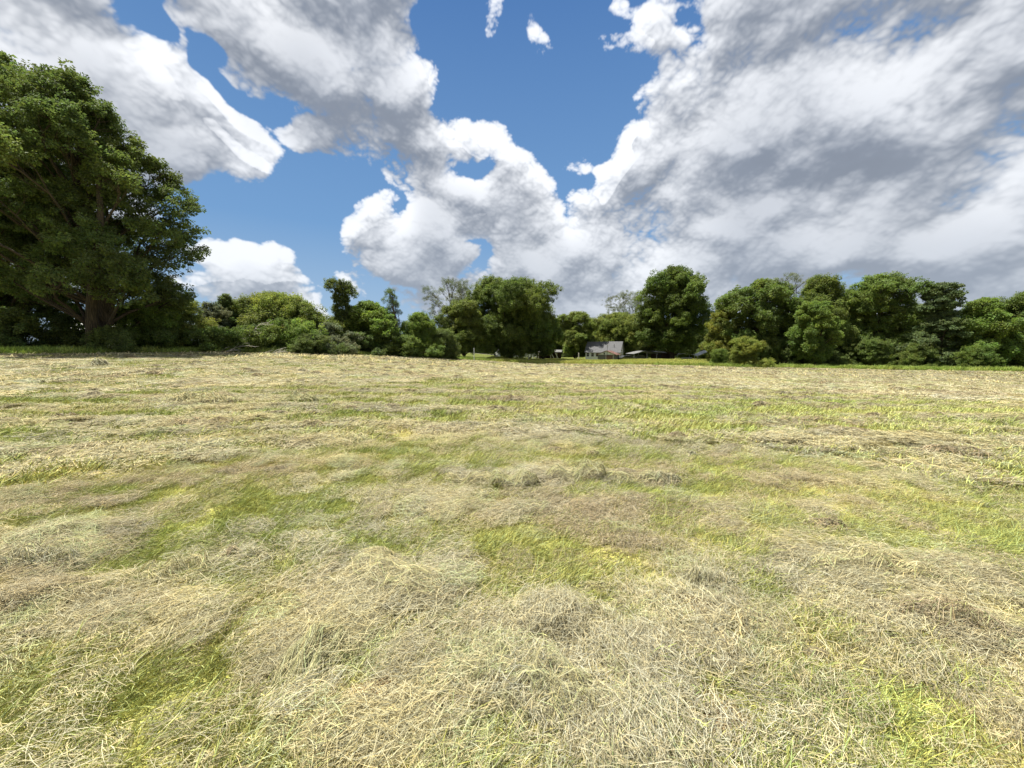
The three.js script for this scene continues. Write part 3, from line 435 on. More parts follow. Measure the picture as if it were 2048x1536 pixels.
const TREES = [
['broadleaf_tree','tallest dark tree, cut off by the left edge of the photo',-50.50,-39.00,28.75,7.26,'round',0.14,'dark',1.15,1],
['broadleaf_tree','huge dark spreading tree reaching out over the field on the left',-39.74,-36.50,24.60,9.64,'pear',0.2,'dark',1.05,1],
['broadleaf_tree','bright leafy sapling standing under the huge left tree, nearest its branch tips',-37.72,-40.00,5.40,2.68,'round',0.15,'bright',0.8,0.8],
['shrub','dark bush at the left edge under the tallest tree',-45.34,-35.00,3.84,4.06,'dome',0,'dark',0.8,0.8],
['shrub','dark bush just left of the small domed hay heap, under the huge tree',-47.00,-41.00,4.79,3.49,'dome',0,'dark',0.8,0.8],
['shrub','low dark bush behind the small domed hay heap',-37.21,-36.00,2.46,2.56,'dome',0,'dark',0.7,0.8],
['shrub','deep green bush below the bright sapling',-37.73,-41.00,3.17,3.18,'dome',0,'mid',0.8,0.8],
['broadleaf_tree','dark tree behind the bright sapling at the end of the long branch',-41.06,-45.00,6.61,2.90,'round',0.05,'mid',0.8,0.9],
['shrub','olive bush between the dark left shade and the pale grey bush',-36.79,-44.00,5.74,2.83,'dome',0,'olive',0.8,0.8],
['shrub','thin greyish bush with twiggy top, left of the small pointed tree',-37.06,-48.00,5.94,2.47,'dome',0,'grey',0.6,0.7],
['broadleaf_tree','small pointed tree left of the rounded olive-green tree',-36.62,-50.00,7.17,1.80,'column',0.05,'dark',0.9,0.8],
['broadleaf_tree','rounded olive-green tree in the left hedge line',-32.81,-54.00,7.71,6.95,'dome',0.03,'olive',1,0.8],
['shrub','low green bush in front of the pale dead branches',-33.24,-44.00,2.82,3.42,'dome',0,'mid',0.7,0.7],
['shrub','broad green bush in front of the rounded olive-green tree',-30.63,-47.00,3.44,4.25,'dome',0,'mid',0.8,0.7],
['shrub','bright green bush right of the broad green bush',-27.39,-50.00,4.24,3.88,'dome',0,'bright',0.8,0.7],
['shrub','dull green bush at the foot of the vine-clad trunk',-25.29,-53.00,4.02,3.77,'dome',0,'grey',0.8,0.7],
['shrub','dark bush tucked under the bright green bush',-24.80,-48.00,2.56,2.80,'dome',0,'dark',0.8,0.7],
['vine_clad_tree','tall trunk wrapped in vines with a flat leafy top',-25.33,-58.00,10.60,1.86,'vine',0.1,'dark',1,0.8],
['broadleaf_tree','round green tree between the vine-clad trunk and the thin bare-stemmed tree',-22.35,-60.00,7.83,4.79,'dome',0,'bright',1,0.8],
['slender_tree','thin bare-stemmed tree with a wispy top above the hedge',-19.14,-62.00,10.60,1.67,'wispy',0.4,'dark',1.2,0.8],
['broadleaf_tree','low green tree just right of the thin bare-stemmed tree',-15.13,-63.00,7.07,3.66,'dome',0,'bright',1,0.8],
['shrub','dark hedge bush below the round green tree',-22.04,-56.00,3.20,4.35,'dome',0,'dark',0.8,0.7],
['shrub','dark hedge bush below the thin bare-stemmed tree',-17.11,-59.00,3.51,4.58,'dome',0,'mid',0.8,0.7],
['shrub','dark hedge bush left of the white pole',-12.30,-66.00,4.92,4.70,'dome',0,'dark',0.9,0.7],
['sparse_tree','thin-leaved greyish tree standing up left of the great round tree',-14.06,-92.00,18.00,6.62,'vase',0.3,'grey',0.8,0.9],
['broadleaf_tree','left shoulder tree merged with the great round tree',-9.95,-78.00,11.29,4.82,'round',0.16,'olive',1,0.9],
['broadleaf_tree','great round tree left of the grey-roofed house',-0.22,-86.00,17.48,11.05,'round',0.16,'mid',1.1,1],
['broadleaf_tree','smaller tree under the right side of the great round tree',6.93,-88.00,10.88,4.54,'round',0.22,'mid',0.9,0.9],
['broadleaf_tree','round tree just left of the grey roof',17.51,-106.00,12.91,6.02,'round',0.14,'olive',1,0.9],
['broadleaf_tree','leafy tree rising behind the grey roof',31.15,-116.00,13.40,7.79,'round',0.05,'olive',1,0.9],
['sparse_tree','hazy thin-leaved tree behind the tall tree beside the house',41.34,-135.00,22.61,10.42,'round',0.2,'grey',0.7,1],
['broadleaf_tree','tall dark tree right of the house, highest of the middle group',40.13,-96.00,22.47,9.60,'round',0.15,'mid',1.15,1.1],
['broadleaf_tree','lower tree left of the tall dark tree, above the metal carport',35.01,-102.00,12.92,4.48,'round',0.2,'olive',0.9,0.9],
['broadleaf_tree','yellow-green rounded tree right of the tall dark tree',41.74,-76.00,11.55,4.12,'dome',0.02,'yellow',1,0.8],
['shrub','small yellow-green bush at the corner of the mown field',38.20,-63.00,4.95,2.94,'dome',0,'yellow',0.9,0.7],
['shrub','bushy weeds left of the small yellow-green bush',36.71,-68.00,3.00,2.12,'dome',0,'bright',0.7,0.6],
['broadleaf_tree','open-branched tree behind the small yellow-green bush',45.05,-70.00,15.10,6.11,'vase',0.1,'mid',0.8,0.9],
['sparse_tree','feathery thin tree top showing over the right wood',57.98,-82.00,18.61,4.21,'vase',0.3,'grey',0.7,0.8],
['broadleaf_tree','broad tree in the right wood with a flat top',53.78,-68.00,15.26,5.94,'dome',0.05,'mid',1,0.9],
['broadleaf_tree','bright green tree in front of the broad flat-topped tree',47.78,-61.00,10.48,3.14,'round',0.12,'bright',1,0.9],
['broadleaf_tree','wind-combed tall tree left of the layered evergreen',60.62,-64.00,14.86,6.08,'vase',0.05,'mid',0.95,0.9],
['evergreen_tree','layered dark evergreen with swept boughs in the right wood',63.92,-58.00,13.03,4.62,'tier',0.04,'evergreen',1,0.9],
['broadleaf_tree','bright leafy tree right of the layered evergreen',69.10,-57.00,10.13,4.04,'dome',0.04,'bright',1,0.9],
['broadleaf_tree','dark tree cut off by the right edge of the photo',77.69,-58.00,11.43,4.48,'round',0.04,'mid',1,0.9],
['shrub','green bush below the open-branched tree',46.18,-67.00,4.90,3.99,'dome',0,'dark',0.8,0.7],
['shrub','low dark bush under the bright green tree',51.11,-64.00,4.16,3.65,'dome',0,'dark',0.8,0.7],
['shrub','green bush in the right wood under the wind-combed tree',57.00,-61.00,4.41,3.64,'dome',0,'mid',0.8,0.7],
['shrub','shady bush at the foot of the layered evergreen',61.00,-58.00,3.75,3.46,'dome',0,'mid',0.8,0.7],
['shrub','pale green bush right of the layered evergreen',64.87,-54.00,3.42,2.38,'dome',0,'bright',0.7,0.7],
['shrub','greyish bush at the right edge of the photo',73.46,-56.00,4.15,2.47,'dome',0,'grey',0.8,0.7],
['broadleaf_tree','far tree seen below the great round tree, furthest left',-12.42,-150.00,9.97,7.76,'dome',0,'mid',1,1.2],
['broadleaf_tree','far tree seen below the middle of the great round tree',3.21,-155.00,12.45,10.02,'dome',0,'mid',1,1.2],
['broadleaf_tree','far tree between the great round tree and the house',16.68,-150.00,12.25,9.70,'dome',0,'dark',1,1.2],
['broadleaf_tree','far tree filling the gap left of the grey roof',32.26,-155.00,13.54,9.02,'dome',0,'mid',1,1.2],
['broadleaf_tree','far dark tree behind the carport',51.60,-150.00,12.25,9.70,'dome',0,'dark',1,1.2],
['broadleaf_tree','far dark tree behind the brown shed',60.83,-140.00,11.63,10.86,'dome',0,'dark',1,1.2],
['broadleaf_tree','far dark tree behind the yellow-green rounded tree',65.58,-125.00,12.30,8.08,'dome',0,'dark',1,1.2],
['broadleaf_tree','back-row tree behind the round green hedge tree',-33.66,-78.00,6.05,8.06,'dome',0,'dark',0.9,1.1],
['broadleaf_tree','back-row tree filling the right wood behind the evergreen',80.93,-76.00,11.55,7.84,'dome',0,'dark',0.9,1.1],
['broadleaf_tree','back-row tree behind the broad flat-topped tree',72.07,-84.00,13.51,8.66,'dome',0,'dark',0.9,1.1],
['broadleaf_tree','back-row tree behind the bright leafy tree on the right',94.72,-76.00,10.59,7.84,'dome',0,'dark',0.9,1.1]
];
TREES.forEach(([name, label, x, z, H, R, prof, bf, tint, dens, leaf], ti) => {
  const rd = rng(5000 + ti * 13), y0 = land(x, z) - 0.05, shrub = name === 'shrub', g = thing(name, label, shrub ? 'shrub' : 'tree', [x, y0, z], 0, shrub ? 'shrubs round the field' : 'trees round the field');
  const W = PROFILE[prof], yb = H * bf, ch = H - yb, sparse = name === 'sparse_tree', big = H > 20 && -z < 40, lobes = [];
  const lr0 = prof === 'tier' ? R * 0.3 : prof === 'vine' ? R * 0.55 : prof === 'wispy' ? R * 0.42 : Math.min(R * (shrub ? 0.34 : 0.26), ch * 0.26) * (big ? 0.72 : 1), N = Math.round((prof === 'tier' ? 46 : prof === 'vine' ? 22 : prof === 'wispy' ? 13 : shrub ? 20 : big ? 84 : sparse ? 30 : 58) * mix(0.75, 1, Math.min(1, dens)));
  for (let i = 0; i < N; i++) {
    const t = clamp((i + 0.5) / N + (rd() - 0.5) * 0.06, 0.02, 0.985), a = i * 2.39996 + rd() * 0.7, ring = (rd() < 0.28 ? 0.15 + rd() * 0.4 : 0.68 + rd() * 0.3), lr = lr0 * (0.72 + rd() * 0.6);
    const wav = 1 + (shrub ? 0.9 : 0.55) * n3(Math.cos(a) * 1.2 + ti * 3.1, t * 3.2, Math.sin(a) * 1.2), w = Math.max(0.05, W(t) * R * wav - lr * 0.55) * ring;
    let y = yb + ch * t; y = Math.min(y, H * (1 - 0.1 * rd() * (i < N - 3 ? 1 : 0)) - lr * 0.62); y = Math.max(y, lr * (shrub || bf < 0.08 ? 0.45 : 0.3));
    lobes.push({ c: new THREE.Vector3(Math.cos(a) * w * (1 + 0.1 * (rd() - 0.5)), y, Math.sin(a) * w * 0.95), r: lr, f: prof === 'tier' ? 0.34 : big ? 0.78 : 0.74 + rd() * 0.15 });
  }
  // wood
  const B = { pos: [], idx: [], uv: [] }, tr = clamp(H * 0.021, 0.05, 0.5) * (shrub ? 0.5 : 1), topT = sparse || prof === 'vase' ? 0.5 : prof === 'wispy' || prof === 'tier' || prof === 'vine' ? 0.95 : 0.72;
  const lean = new THREE.Vector3((rd() - 0.5) * H * 0.06, 0, (rd() - 0.5) * H * 0.06), trunkTop = new THREE.Vector3(lean.x, H * topT, lean.z);
  const tp = limbPath(new THREE.Vector3(0, -0.3, 0), trunkTop, rng(70 + ti), 0, 8).map((p, i) => (i ? p : p)); tube(B, tp, tr * 1.25, tr * 0.3, 8);
  if (big) { const p2 = limbPath(new THREE.Vector3(0.5, -0.3, 0.4), new THREE.Vector3(R * 0.3, H * 0.7, R * 0.1), rd, 0.02, 8); tube(B, p2, tr, tr * 0.25, 8); }
  const twigEnds = [];
  lobes.forEach((l, i) => {
    const k = clamp(l.c.y / H / topT - 0.16 - rd() * 0.2, 0.08, 0.97), f = k * (tp.length - 1), e = Math.min(tp.length - 2, Math.floor(f)), s = new THREE.Vector3().lerpVectors(tp[e], tp[e + 1], f - e);
    const path = limbPath(s, l.c, rd, big ? -0.05 : -0.08, 5); tube(B, path, tr * mix(0.42, 0.16, k), tr * 0.06 + 0.012, 5);
    const nt = sparse ? 7 : big ? 7 : prof === 'wispy' ? 4 : shrub ? 1 : 3;
    for (let q = 0; q < nt; q++) { const th = rd() * 6.283, ph = rd() * 2 - 0.6, d = new THREE.Vector3(Math.cos(th), ph * 0.7, Math.sin(th)).normalize().multiplyScalar(l.r * (0.7 + rd() * 0.35)); d.y *= l.f; const en = l.c.clone().add(d); tube(B, limbPath(path[3 + (q % 3)], en, rd, -0.04, 3), tr * 0.055 + 0.012, 0.008, 4); twigEnds.push(en); }
  });
  part(g, shrub ? 'stem' : 'trunk', geo(B.pos, B.idx, null, null, B.uv), bark);
  // leaves
  const list = [], cr = (big ? 0.62 : 0.78) * leaf * (sparse ? 0.85 : 1) * clamp(R / 4, 0.62, 1.15), base = TINT[tint];
  const hue = 0.9 + rd() * 0.2;
  lobes.forEach((l, li) => {
    const area = 4 * Math.PI * l.r * l.r, n = Math.round(area / (cr * cr) * (sparse ? 0.85 : big ? 1.5 : prof === 'wispy' ? 1.1 : prof === 'tier' ? 0.75 : 1.5) * dens), lh = 0.82 + rd() * 0.36, ly = rd() * 0.16 - 0.08;
    for (let i = 0; i < n; i++) {
      const th = rd() * 6.283, cy = mix(-0.75, 1, Math.pow(rd(), 0.8)), sp = Math.sqrt(1 - cy * cy), out = rd() < (shrub ? 0.2 : 0.1) ? 1.08 + rd() * (shrub ? 0.5 : 0.3) : rd() < 0.3 ? 0.45 + rd() * 0.4 : 0.8 + rd() * 0.25;
      const px = l.c.x + Math.cos(th) * sp * l.r * out, py = l.c.y + cy * l.r * out * l.f, pz = l.c.z + Math.sin(th) * sp * l.r * out;
      if (py < 0.12 || py > H * 1.02) continue;
      const gap = n3(px * 0.55 / cr + ti, py * 0.6 / cr, pz * 0.55 / cr); if (gap < (sparse ? -0.06 : big ? 0.0 : -0.16)) continue;
      let hid = false; for (let q = 0; q < lobes.length; q++) if (q !== li) { const m = lobes[q]; if (((px - m.c.x) ** 2 + ((py - m.c.y) / m.f) ** 2 + (pz - m.c.z) ** 2) < 0.3 * m.r * m.r) { hid = true; break; } }
      if (hid && rd() < 0.75) continue;
      const v = (0.82 + rd() * 0.36) * lh * hue, yl = ly + (rd() - 0.5) * 0.14;
      list.push({ x: px, y: py, z: pz, turn: 0, q: new THREE.Quaternion().setFromEuler(new THREE.Euler((rd() - 0.5) * 1.1, rd() * 6.283, (rd() - 0.5) * 1.1)), s: cr * (0.75 + rd() * 0.55), c: [base[0] * v * (1 + yl), base[1] * v, base[2] * v * (1 - yl)] });
    }
  });
  for (const e of twigEnds) list.push({ x: e.x, y: e.y, z: e.z, turn: 0, q: new THREE.Quaternion().setFromEuler(new THREE.Euler((rd() - 0.5), rd() * 6.28, (rd() - 0.5))), s: cr * (0.7 + rd() * 0.4), c: base });
  scatter(g, shrub ? 'foliage' : 'crown', prof === 'tier' ? FROND : sparse || prof === 'wispy' ? FEATHER : SPRAY[ti % 3], list, leafMat);
});
console.log('trees done');

// ---------------------------------------------------------------- dead branches in the left hedge
function deadBranch(label, x, z, L, rise, turn, seed) {
  const rd = rng(seed), B = { pos: [], idx: [], uv: [] }, y0 = land(x, z), g = thing('dead_branch', label, 'branch', [x, y0, z], turn, 'dead branches in the hedge'), main = limbPath(new THREE.Vector3(0, rise > 2 ? 1.6 : 0.15, 0), new THREE.Vector3(L, rise, 0), rd, 0.02, 7); tube(B, main, 0.05, 0.012, 6);
  part(g, 'bough', geo(B.pos, B.idx, null, null, B.uv), deadWood);
  const C = { pos: [], idx: [], uv: [] }; for (let i = 0; i < 14; i++) { const s = main[2 + (i % 6)], e = s.clone().add(new THREE.Vector3(L * (0.15 + rd() * 0.3), (rd() - 0.2) * L * 0.25, (rd() - 0.5) * L * 0.35)); tube(C, limbPath(s, e, rd, 0, 4), 0.03, 0.008, 4); }
  part(g, 'twigs', geo(C.pos, C.idx, null, null, C.uv), deadWood);
}
deadBranch('pale dead branch slanting up out of the hedge, left of the rounded olive-green tree', -31.0, -44.6, 2.6, 3.4, 0.1, 61);
deadBranch('bleached fallen branch lying at the foot of the low green bush', -33.8, -42.0, 4.2, 0.7, 0.05, 62);
deadBranch('fallen grey branch on the grass under the broad green bush', -30.2, -44.2, 3.6, 0.3, -0.05, 63);

// ---------------------------------------------------------------- house, sheds and yard
const noiseTex = (seed, sx, sy, lo, hi) => { const S = 256, d = new Uint8Array(S * S * 4); for (let y = 0; y < S; y++) for (let x = 0; x < S; x++) { const v = clamp(0.5 + n2(x * sx, y * sy, seed) * 0.8 + n2(x * sx * 4, y * sy * 4, seed + 3) * 0.4), o = (y * S + x) * 4, k = mix(lo, hi, v) * 255; d[o] = d[o + 1] = d[o + 2] = k; d[o + 3] = 255; } const t = new THREE.DataTexture(d, S, S); t.wrapS = t.wrapT = THREE.RepeatWrapping; t.magFilter = THREE.LinearFilter; t.colorSpace = THREE.SRGBColorSpace; t.needsUpdate = true; return t; };
const white = std(0.82, 0.83, 0.83, 0.7, { map: noiseTex(1, 0.05, 0.02, 0.86, 1) }), shingle = std(0.14, 0.141, 0.148, 0.95, { map: noiseTex(2, 0.2, 0.2, 0.75, 1) }), glass = new THREE.MeshPhysicalMaterial({ color: new THREE.Color().setRGB(0.02, 0.022, 0.025), roughness: 0.08, specularIntensity: 1 });
const greyWood = std(0.22, 0.218, 0.21, 0.95, { map: noiseTex(3, 0.3, 0.01, 0.6, 1) }), rust = std(0.22, 0.11, 0.09, 0.8, { map: noiseTex(4, 0.06, 0.02, 0.6, 1) }), rustDoor = std(0.28, 0.15, 0.11, 0.9, { map: noiseTex(5, 0.25, 0.01, 0.5, 1) }), tin = std(0.27, 0.275, 0.28, 0.45, { metalness: 0.3, map: noiseTex(6, 0.05, 0.05, 0.85, 1) }), darkBrown = std(0.10, 0.065, 0.045, 0.95, { map: noiseTex(7, 0.3, 0.01, 0.5, 1) }), black = std(0.02, 0.02, 0.022, 0.6), postWood = std(0.5, 0.47, 0.4, 0.9), pole = std(0.55, 0.56, 0.55, 0.6, { metalness: 0.5 });
function gableWall(w, h, d, rise) { // prism with gables at the two ends of x
  const s = new THREE.Shape(); s.moveTo(-d / 2, 0); s.lineTo(d / 2, 0); s.lineTo(d / 2, h); s.lineTo(0, h + rise); s.lineTo(-d / 2, h); s.closePath();
  const g = new THREE.ExtrudeGeometry(s, { depth: w, bevelEnabled: false }); g.rotateY(Math.PI / 2); g.translate(-w / 2, 0, 0); return g;
}
function roofSlab(w, run, rise, over, th) { const L = Math.hypot(run, rise) * (1 + over / run); const g = box(w, th, L); return { g, a: Math.atan2(rise, run), L }; }
function gableRoof(parent, name, w, h, d, rise, over, mat) {
  for (const s of [1, -1]) { const { g, a, L } = roofSlab(w + over * 2, d / 2, rise, over, 0.09); const m = part(parent, name, g, mat); m.position.set(0, h + rise - Math.sin(a) * L / 2 + 0.06, s * (Math.cos(a) * L / 2)); m.rotation.x = s * a; }
}
{
  const X = 24.3, Z = -101, y0 = land(X, Z) - 0.1, t = -0.42, g = thing('house', 'white house with a steep grey shingle roof behind the meadow', 'house', [X, y0, Z], t);
  part(g, 'wall', gableWall(8.6, 2.35, 6.4, 2.6), white); gableRoof(g, 'roof', 8.6, 2.35, 6.4, 2.6, 0.3, shingle);
  for (let i = 0; i < 6; i++) { const w = part(g, 'window', box(0.86, 0.98, 0.06), white, [-3.7 + i * 1.22, 1.62, 3.22]); part(w, 'pane', box(0.66, 0.84, 0.04), glass, [0, 0, 0.025]); part(w, 'glazing_bar', box(0.66, 0.035, 0.03), white, [0, 0, 0.05]); part(w, 'sill', box(0.96, 0.06, 0.12), white, [0, -0.53, 0.05]); }
  const gw = part(g, 'window', box(0.06, 1.0, 0.8), white, [4.32, 3.1, 0]); part(gw, 'pane', box(0.04, 0.86, 0.64), glass, [0.025, 0, 0]);
  part(g, 'vent_pipe', new THREE.CylinderGeometry(0.06, 0.06, 1.5, 8), black, [2.7, 3.6, 1.9]);
}
{
  const X = 23.2, Z = -92.5, y0 = land(X, Z) - 0.05, g = thing('shed', 'small shed with a rusty red roof in front of the white house', 'shed', [X, y0, Z], 1.05);
  // gable ends on its long axis: one looks towards the field
  part(g, 'wall', gableWall(3.6, 1.75, 4.2, 0.85), greyWood); gableRoof(g, 'roof', 3.6, 1.75, 4.2, 0.85, 0.35, rust);
  const gb = new THREE.Shape(); gb.moveTo(-2.1, 0); gb.lineTo(2.1, 0); gb.lineTo(0, 0.86); gb.closePath(); const gg = new THREE.ExtrudeGeometry(gb, { depth: 0.05, bevelEnabled: false }); gg.rotateY(-Math.PI / 2); part(g, 'gable_board', gg, white, [-1.8, 1.72, 0]);
  part(g, 'door', box(0.06, 1.55, 1.5), rustDoor, [-1.84, 0.8, 0.75]); part(g, 'vent_opening', box(0.05, 0.4, 0.3), black, [-1.875, 2.0, -0.5]);
  for (const zz of [-0.1, 1.62]) part(g, 'door_post', box(0.1, 1.72, 0.12), postWood, [-1.85, 0.86, zz]);
}
{ const X = 22.0, Z = -89, y0 = land(X, Z), g = thing('lamp_post', 'thin dark yard pole in front of the rusty-roofed shed', 'pole', [X, y0, Z]); part(g, 'shaft', new THREE.CylinderGeometry(0.035, 0.045, 3.7, 8), black, [0, 1.85, 0]); part(g, 'cap', new THREE.CylinderGeometry(0.13, 0.09, 0.2, 10), tin, [0, 3.75, 0]); }
{
  const X = 33.2, Z = -99, y0 = land(X, Z), g = thing('carport', 'open metal carport with a shallow pale roof right of the house', 'carport', [X, y0, Z], 0.12);
  for (const s of [-1, 1]) part(g, 'roof_sheet', box(3.3, 0.07, 5.2), tin, [s * 1.6, 2.15, 0], [0, 0, -s * 0.24]);
  for (const sx of [-3, 0.4, 3]) for (const sz of [-2.4, 2.4]) part(g, 'post', box(0.09, 1.9 + (sx === 0.4 ? 0.35 : 0), 0.09), pole, [sx, 0.95 + (sx === 0.4 ? 0.17 : 0), sz]);
  part(g, 'eave_trim', box(0.05, 0.32, 5.2), tin, [3.2, 1.78, 0]);
}
function car(label, X, Z, turn, paint, L = 4.5, tall = 1) {
  const y0 = land(X, Z), g = thing('parked_car', label, 'car', [X, y0, Z], turn, 'cars parked by the house'), s = new THREE.Shape();
  s.moveTo(-L / 2, 0.3); s.lineTo(-L / 2, 0.75 * tall); s.lineTo(-L * 0.46, 0.9 * tall); s.lineTo(-L * 0.34, 0.95 * tall); s.lineTo(-L * 0.2, 1.38 * tall); s.lineTo(L * 0.14, 1.42 * tall); s.lineTo(L * 0.28, 0.98 * tall); s.lineTo(L * 0.46, 0.84 * tall); s.lineTo(L / 2, 0.66 * tall); s.lineTo(L / 2, 0.3); s.closePath();
  const b = new THREE.ExtrudeGeometry(s, { depth: 1.6, bevelEnabled: true, bevelSize: 0.06, bevelThickness: 0.08, bevelSegments: 2 }); b.translate(0, 0, -0.8); part(g, 'body', b, paint);
  const w = new THREE.Shape(); w.moveTo(-L * 0.3, 0.98 * tall); w.lineTo(-L * 0.19, 1.32 * tall); w.lineTo(L * 0.13, 1.35 * tall); w.lineTo(L * 0.24, 1.0 * tall); w.closePath(); const wg = new THREE.ExtrudeGeometry(w, { depth: 1.8, bevelEnabled: false }); wg.translate(0, 0, -0.9); part(g, 'window', wg, glass);
  for (const sx of [-1, 1]) for (const sz of [-1, 1]) { const wh = part(g, 'wheel', new THREE.CylinderGeometry(0.33, 0.33, 0.22, 18), black, [sx * L * 0.31, 0.33, sz * 0.82], [Math.PI / 2, 0, 0]); part(wh, 'rim', new THREE.CylinderGeometry(0.19, 0.19, 0.24, 12), pole); }
  for (const sz of [-0.6, 0.6]) part(g, 'headlight', box(0.06, 0.14, 0.28), tin, [L / 2 + 0.03, 0.68 * tall, sz]);
}
const paintDark = new THREE.MeshPhysicalMaterial({ color: new THREE.Color().setRGB(0.018, 0.02, 0.022), roughness: 0.3, clearcoat: 1, clearcoatRoughness: 0.08 }), paintWhite = new THREE.MeshPhysicalMaterial({ color: new THREE.Color().setRGB(0.75, 0.76, 0.77), roughness: 0.35, clearcoat: 0.8, clearcoatRoughness: 0.1 }), paintGrey = new THREE.MeshPhysicalMaterial({ color: new THREE.Color().setRGB(0.05, 0.055, 0.06), roughness: 0.3, clearcoat: 1, clearcoatRoughness: 0.08 });
car('black car parked between the rusty-roofed shed and the carport', 27.6, -92.5, 0.15, paintDark);
car('dark grey car standing under the open metal carport', 32.6, -98.6, 0.3, paintGrey, 4.3);
car('white car under the great round tree, left of the white trailer', 1.3, -118, 0.2, paintWhite, 4.4);
{
  const X = 38.2, Z = -99, y0 = land(X, Z), g = thing('shed', 'dark brown shed with a thin sloping white roof edge', 'shed', [X, y0, Z], 0.05);
  part(g, 'wall', box(3.7, 1.95, 3), darkBrown, [0, 0.97, 0]); part(g, 'roof', box(4.3, 0.1, 3.5), tin, [0, 2.2, 0], [0.1, 0, -0.09]); part(g, 'door', box(0.9, 1.6, 0.05), black, [-0.9, 0.8, 1.52]); for (let i = 0; i < 6; i++) part(g, 'plank', box(0.12, 1.9, 0.04), darkBrown, [0.1 + i * 0.3, 0.97, 1.52]);
}
{
  const X = 43.6, Z = -98, y0 = land(X, Z), g = thing('canopy', 'low white arched canopy right of the brown shed', 'canopy', [X, y0, Z], -0.1), s = new THREE.Shape(); s.moveTo(-2.2, 1.35); s.quadraticCurveTo(-1.9, 1.75, -0.2, 1.95); s.lineTo(2.2, 1.55); s.lineTo(2.2, 1.47); s.lineTo(-0.2, 1.86); s.quadraticCurveTo(-1.8, 1.66, -2.1, 1.3); s.closePath();
  const e = new THREE.ExtrudeGeometry(s, { depth: 4, bevelEnabled: false }); e.translate(0, 0, -2); part(g, 'roof', e, white); for (const sx of [-2.05, 2.1]) for (const sz of [-1.8, 1.8]) part(g, 'post', box(0.08, 1.5, 0.08), white, [sx, 0.72, sz]); part(g, 'side_panel', box(2.6, 0.5, 0.05), white, [0.2, 0.65, 1.9]);
}
{ const X = 48.3, Z = -97, y0 = land(X, Z), g = thing('lean_to', 'steep white sheet roof half hidden by bushes, right of the arched canopy', 'lean-to', [X, y0, Z], 0); part(g, 'roof_sheet', box(4.7, 0.07, 2.4), white, [0, 2.3, 0], [0.12, 0, 0.4]); for (const [sx, hh] of [[-1.9, 1.5], [1.9, 3.05]]) part(g, 'post', box(0.1, hh, 0.1), postWood, [sx, hh / 2, 0.9]); }
{ const X = 5.2, Z = -118, y0 = land(X, Z), g = thing('trailer', 'white box trailer standing under the great round tree', 'trailer', [X, y0, Z], 0.1); part(g, 'box', box(3.2, 1.5, 2), white, [0, 1.15, 0]); for (const sz of [-0.95, 0.95]) part(g, 'wheel', new THREE.CylinderGeometry(0.32, 0.32, 0.2, 16), black, [0.2, 0.32, sz], [Math.PI / 2, 0, 0]); part(g, 'drawbar', box(1.2, 0.1, 0.1), black, [-2.1, 0.5, 0]); part(g, 'door', box(0.8, 1.1, 0.04), tin, [0.7, 1.1, 1.02]); }
{ const X = 12.2, Z = -124, y0 = land(X, Z), g = thing('barn', 'long low open barn with a pale roof under the trees left of the house', 'barn', [X, y0, Z], 0.03); part(g, 'roof', box(8.5, 0.12, 5), greyWood, [0, 2.35, 0], [0.14, 0, 0]); part(g, 'back_wall', box(8, 2, 0.1), darkBrown, [0, 1, -2.2]); for (let i = 0; i < 5; i++) part(g, 'post', box(0.14, 2.0, 0.14), postWood, [-3.9 + i * 1.95, 1.0, 2.1]); for (const i of [0, 1]) part(g, 'brace', box(0.12, 1.9, 0.12), white, [0.6 + i * 1.3, 0.9, 2.2], [0, 0, 0.5]); }
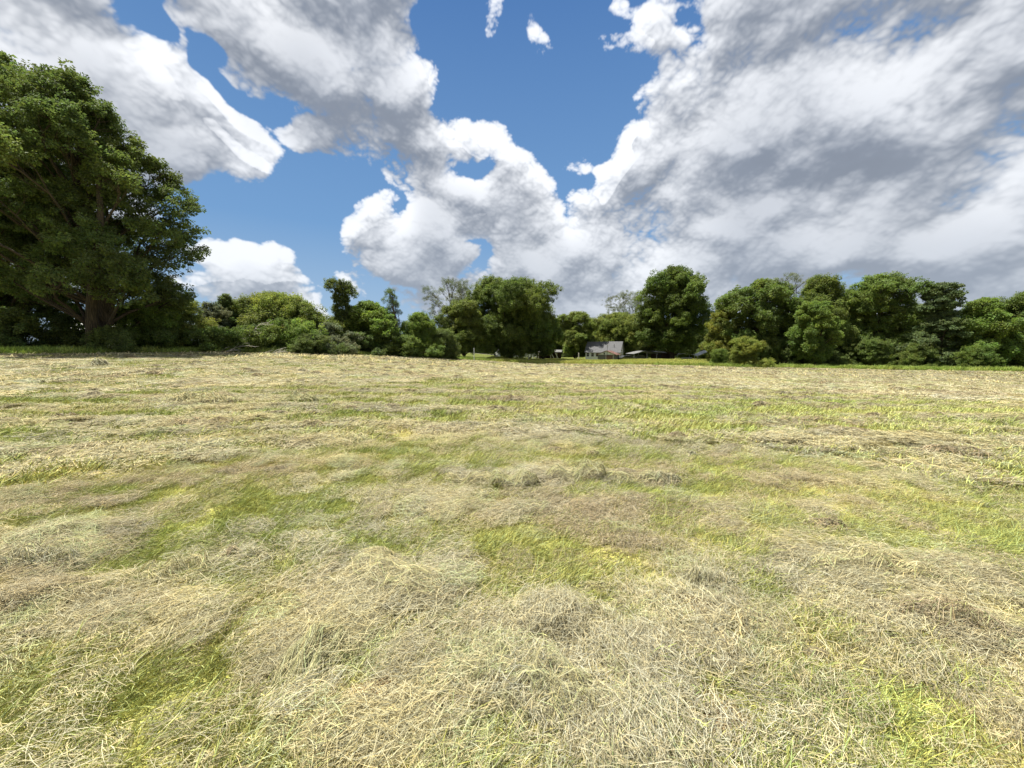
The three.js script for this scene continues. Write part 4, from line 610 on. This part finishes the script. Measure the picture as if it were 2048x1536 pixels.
{ const X = -4.2, Z = -128, y0 = land(X, Z), g = thing('shed', 'tiny pale hut far under the great round tree', 'shed', [X, y0, Z], 0.5); part(g, 'wall', gableWall(2.2, 1.6, 2.2, 0.7), white); gableRoof(g, 'roof', 2.2, 1.6, 2.2, 0.7, 0.15, tin); part(g, 'door', box(0.8, 1.4, 0.04), darkBrown, [0.2, 0.7, 1.13]); }
function post(label, X, Z, h, r, mat, cap) { const g = thing('fence_post', label, 'post', [X, land(X, Z), Z], 0, 'posts at the field edge'); part(g, 'shaft', new THREE.CylinderGeometry(r * 0.9, r, h, 10), mat, [0, h / 2, 0]); part(g, 'cap', new THREE.SphereGeometry(r * 0.95, 10, 6), mat, [0, h, 0]); }
post('white pole standing in the shade at the left foot of the great round tree', -6.9, -70, 2.3, 0.06, white);
post('pale wooden post in the meadow below the great round tree', 3.6, -83, 1.5, 0.1, postWood);
post('short white board post under the great round tree, left of a pair', 5.5, -101, 1.4, 0.16, white);
post('short white board post under the great round tree, right of a pair', 6.3, -101, 1.6, 0.14, white);
post('pale weathered post left of the white house', 15.6, -90, 2.0, 0.13, postWood);
{ const pg = new THREE.PlaneGeometry(60, 10, 40, 4); pg.rotateX(-Math.PI / 2); const p = pg.attributes.position; for (let i = 0; i < p.count; i++) p.setY(i, land(p.getX(i) - 14, p.getZ(i) - 146) + 0.03); pg.computeVertexNormals(); const g = new THREE.Mesh(pg, std(0.42, 0.40, 0.36, 0.95, { map: noiseTex(8, 0.1, 0.1, 0.8, 1) })); g.position.set(-14, 0, -146); g.name = 'road'; g.userData.kind = 'structure'; g.receiveShadow = true; tag(g, 'pale gravel road beyond the trees', 'road'); scene.add(g); }
{ // pale building behind the left bushes
  const X = -49, Z = -50, y0 = land(X, Z), g = thing('house', 'pale low house almost hidden behind the left trees', 'house', [X, y0, Z], 0.5); part(g, 'wall', gableWall(9, 2.6, 6, 1.7), white); gableRoof(g, 'roof', 9, 2.6, 6, 1.7, 0.35, tin); for (const i of [-1, 0.6]) { const w = part(g, 'window', box(1, 1, 0.06), white, [i * 2.4, 1.5, 3.02]); part(w, 'pane', box(0.84, 0.84, 0.04), glass, [0, 0, 0.025]); } }
console.log('done');
renderer.render(scene, camera);
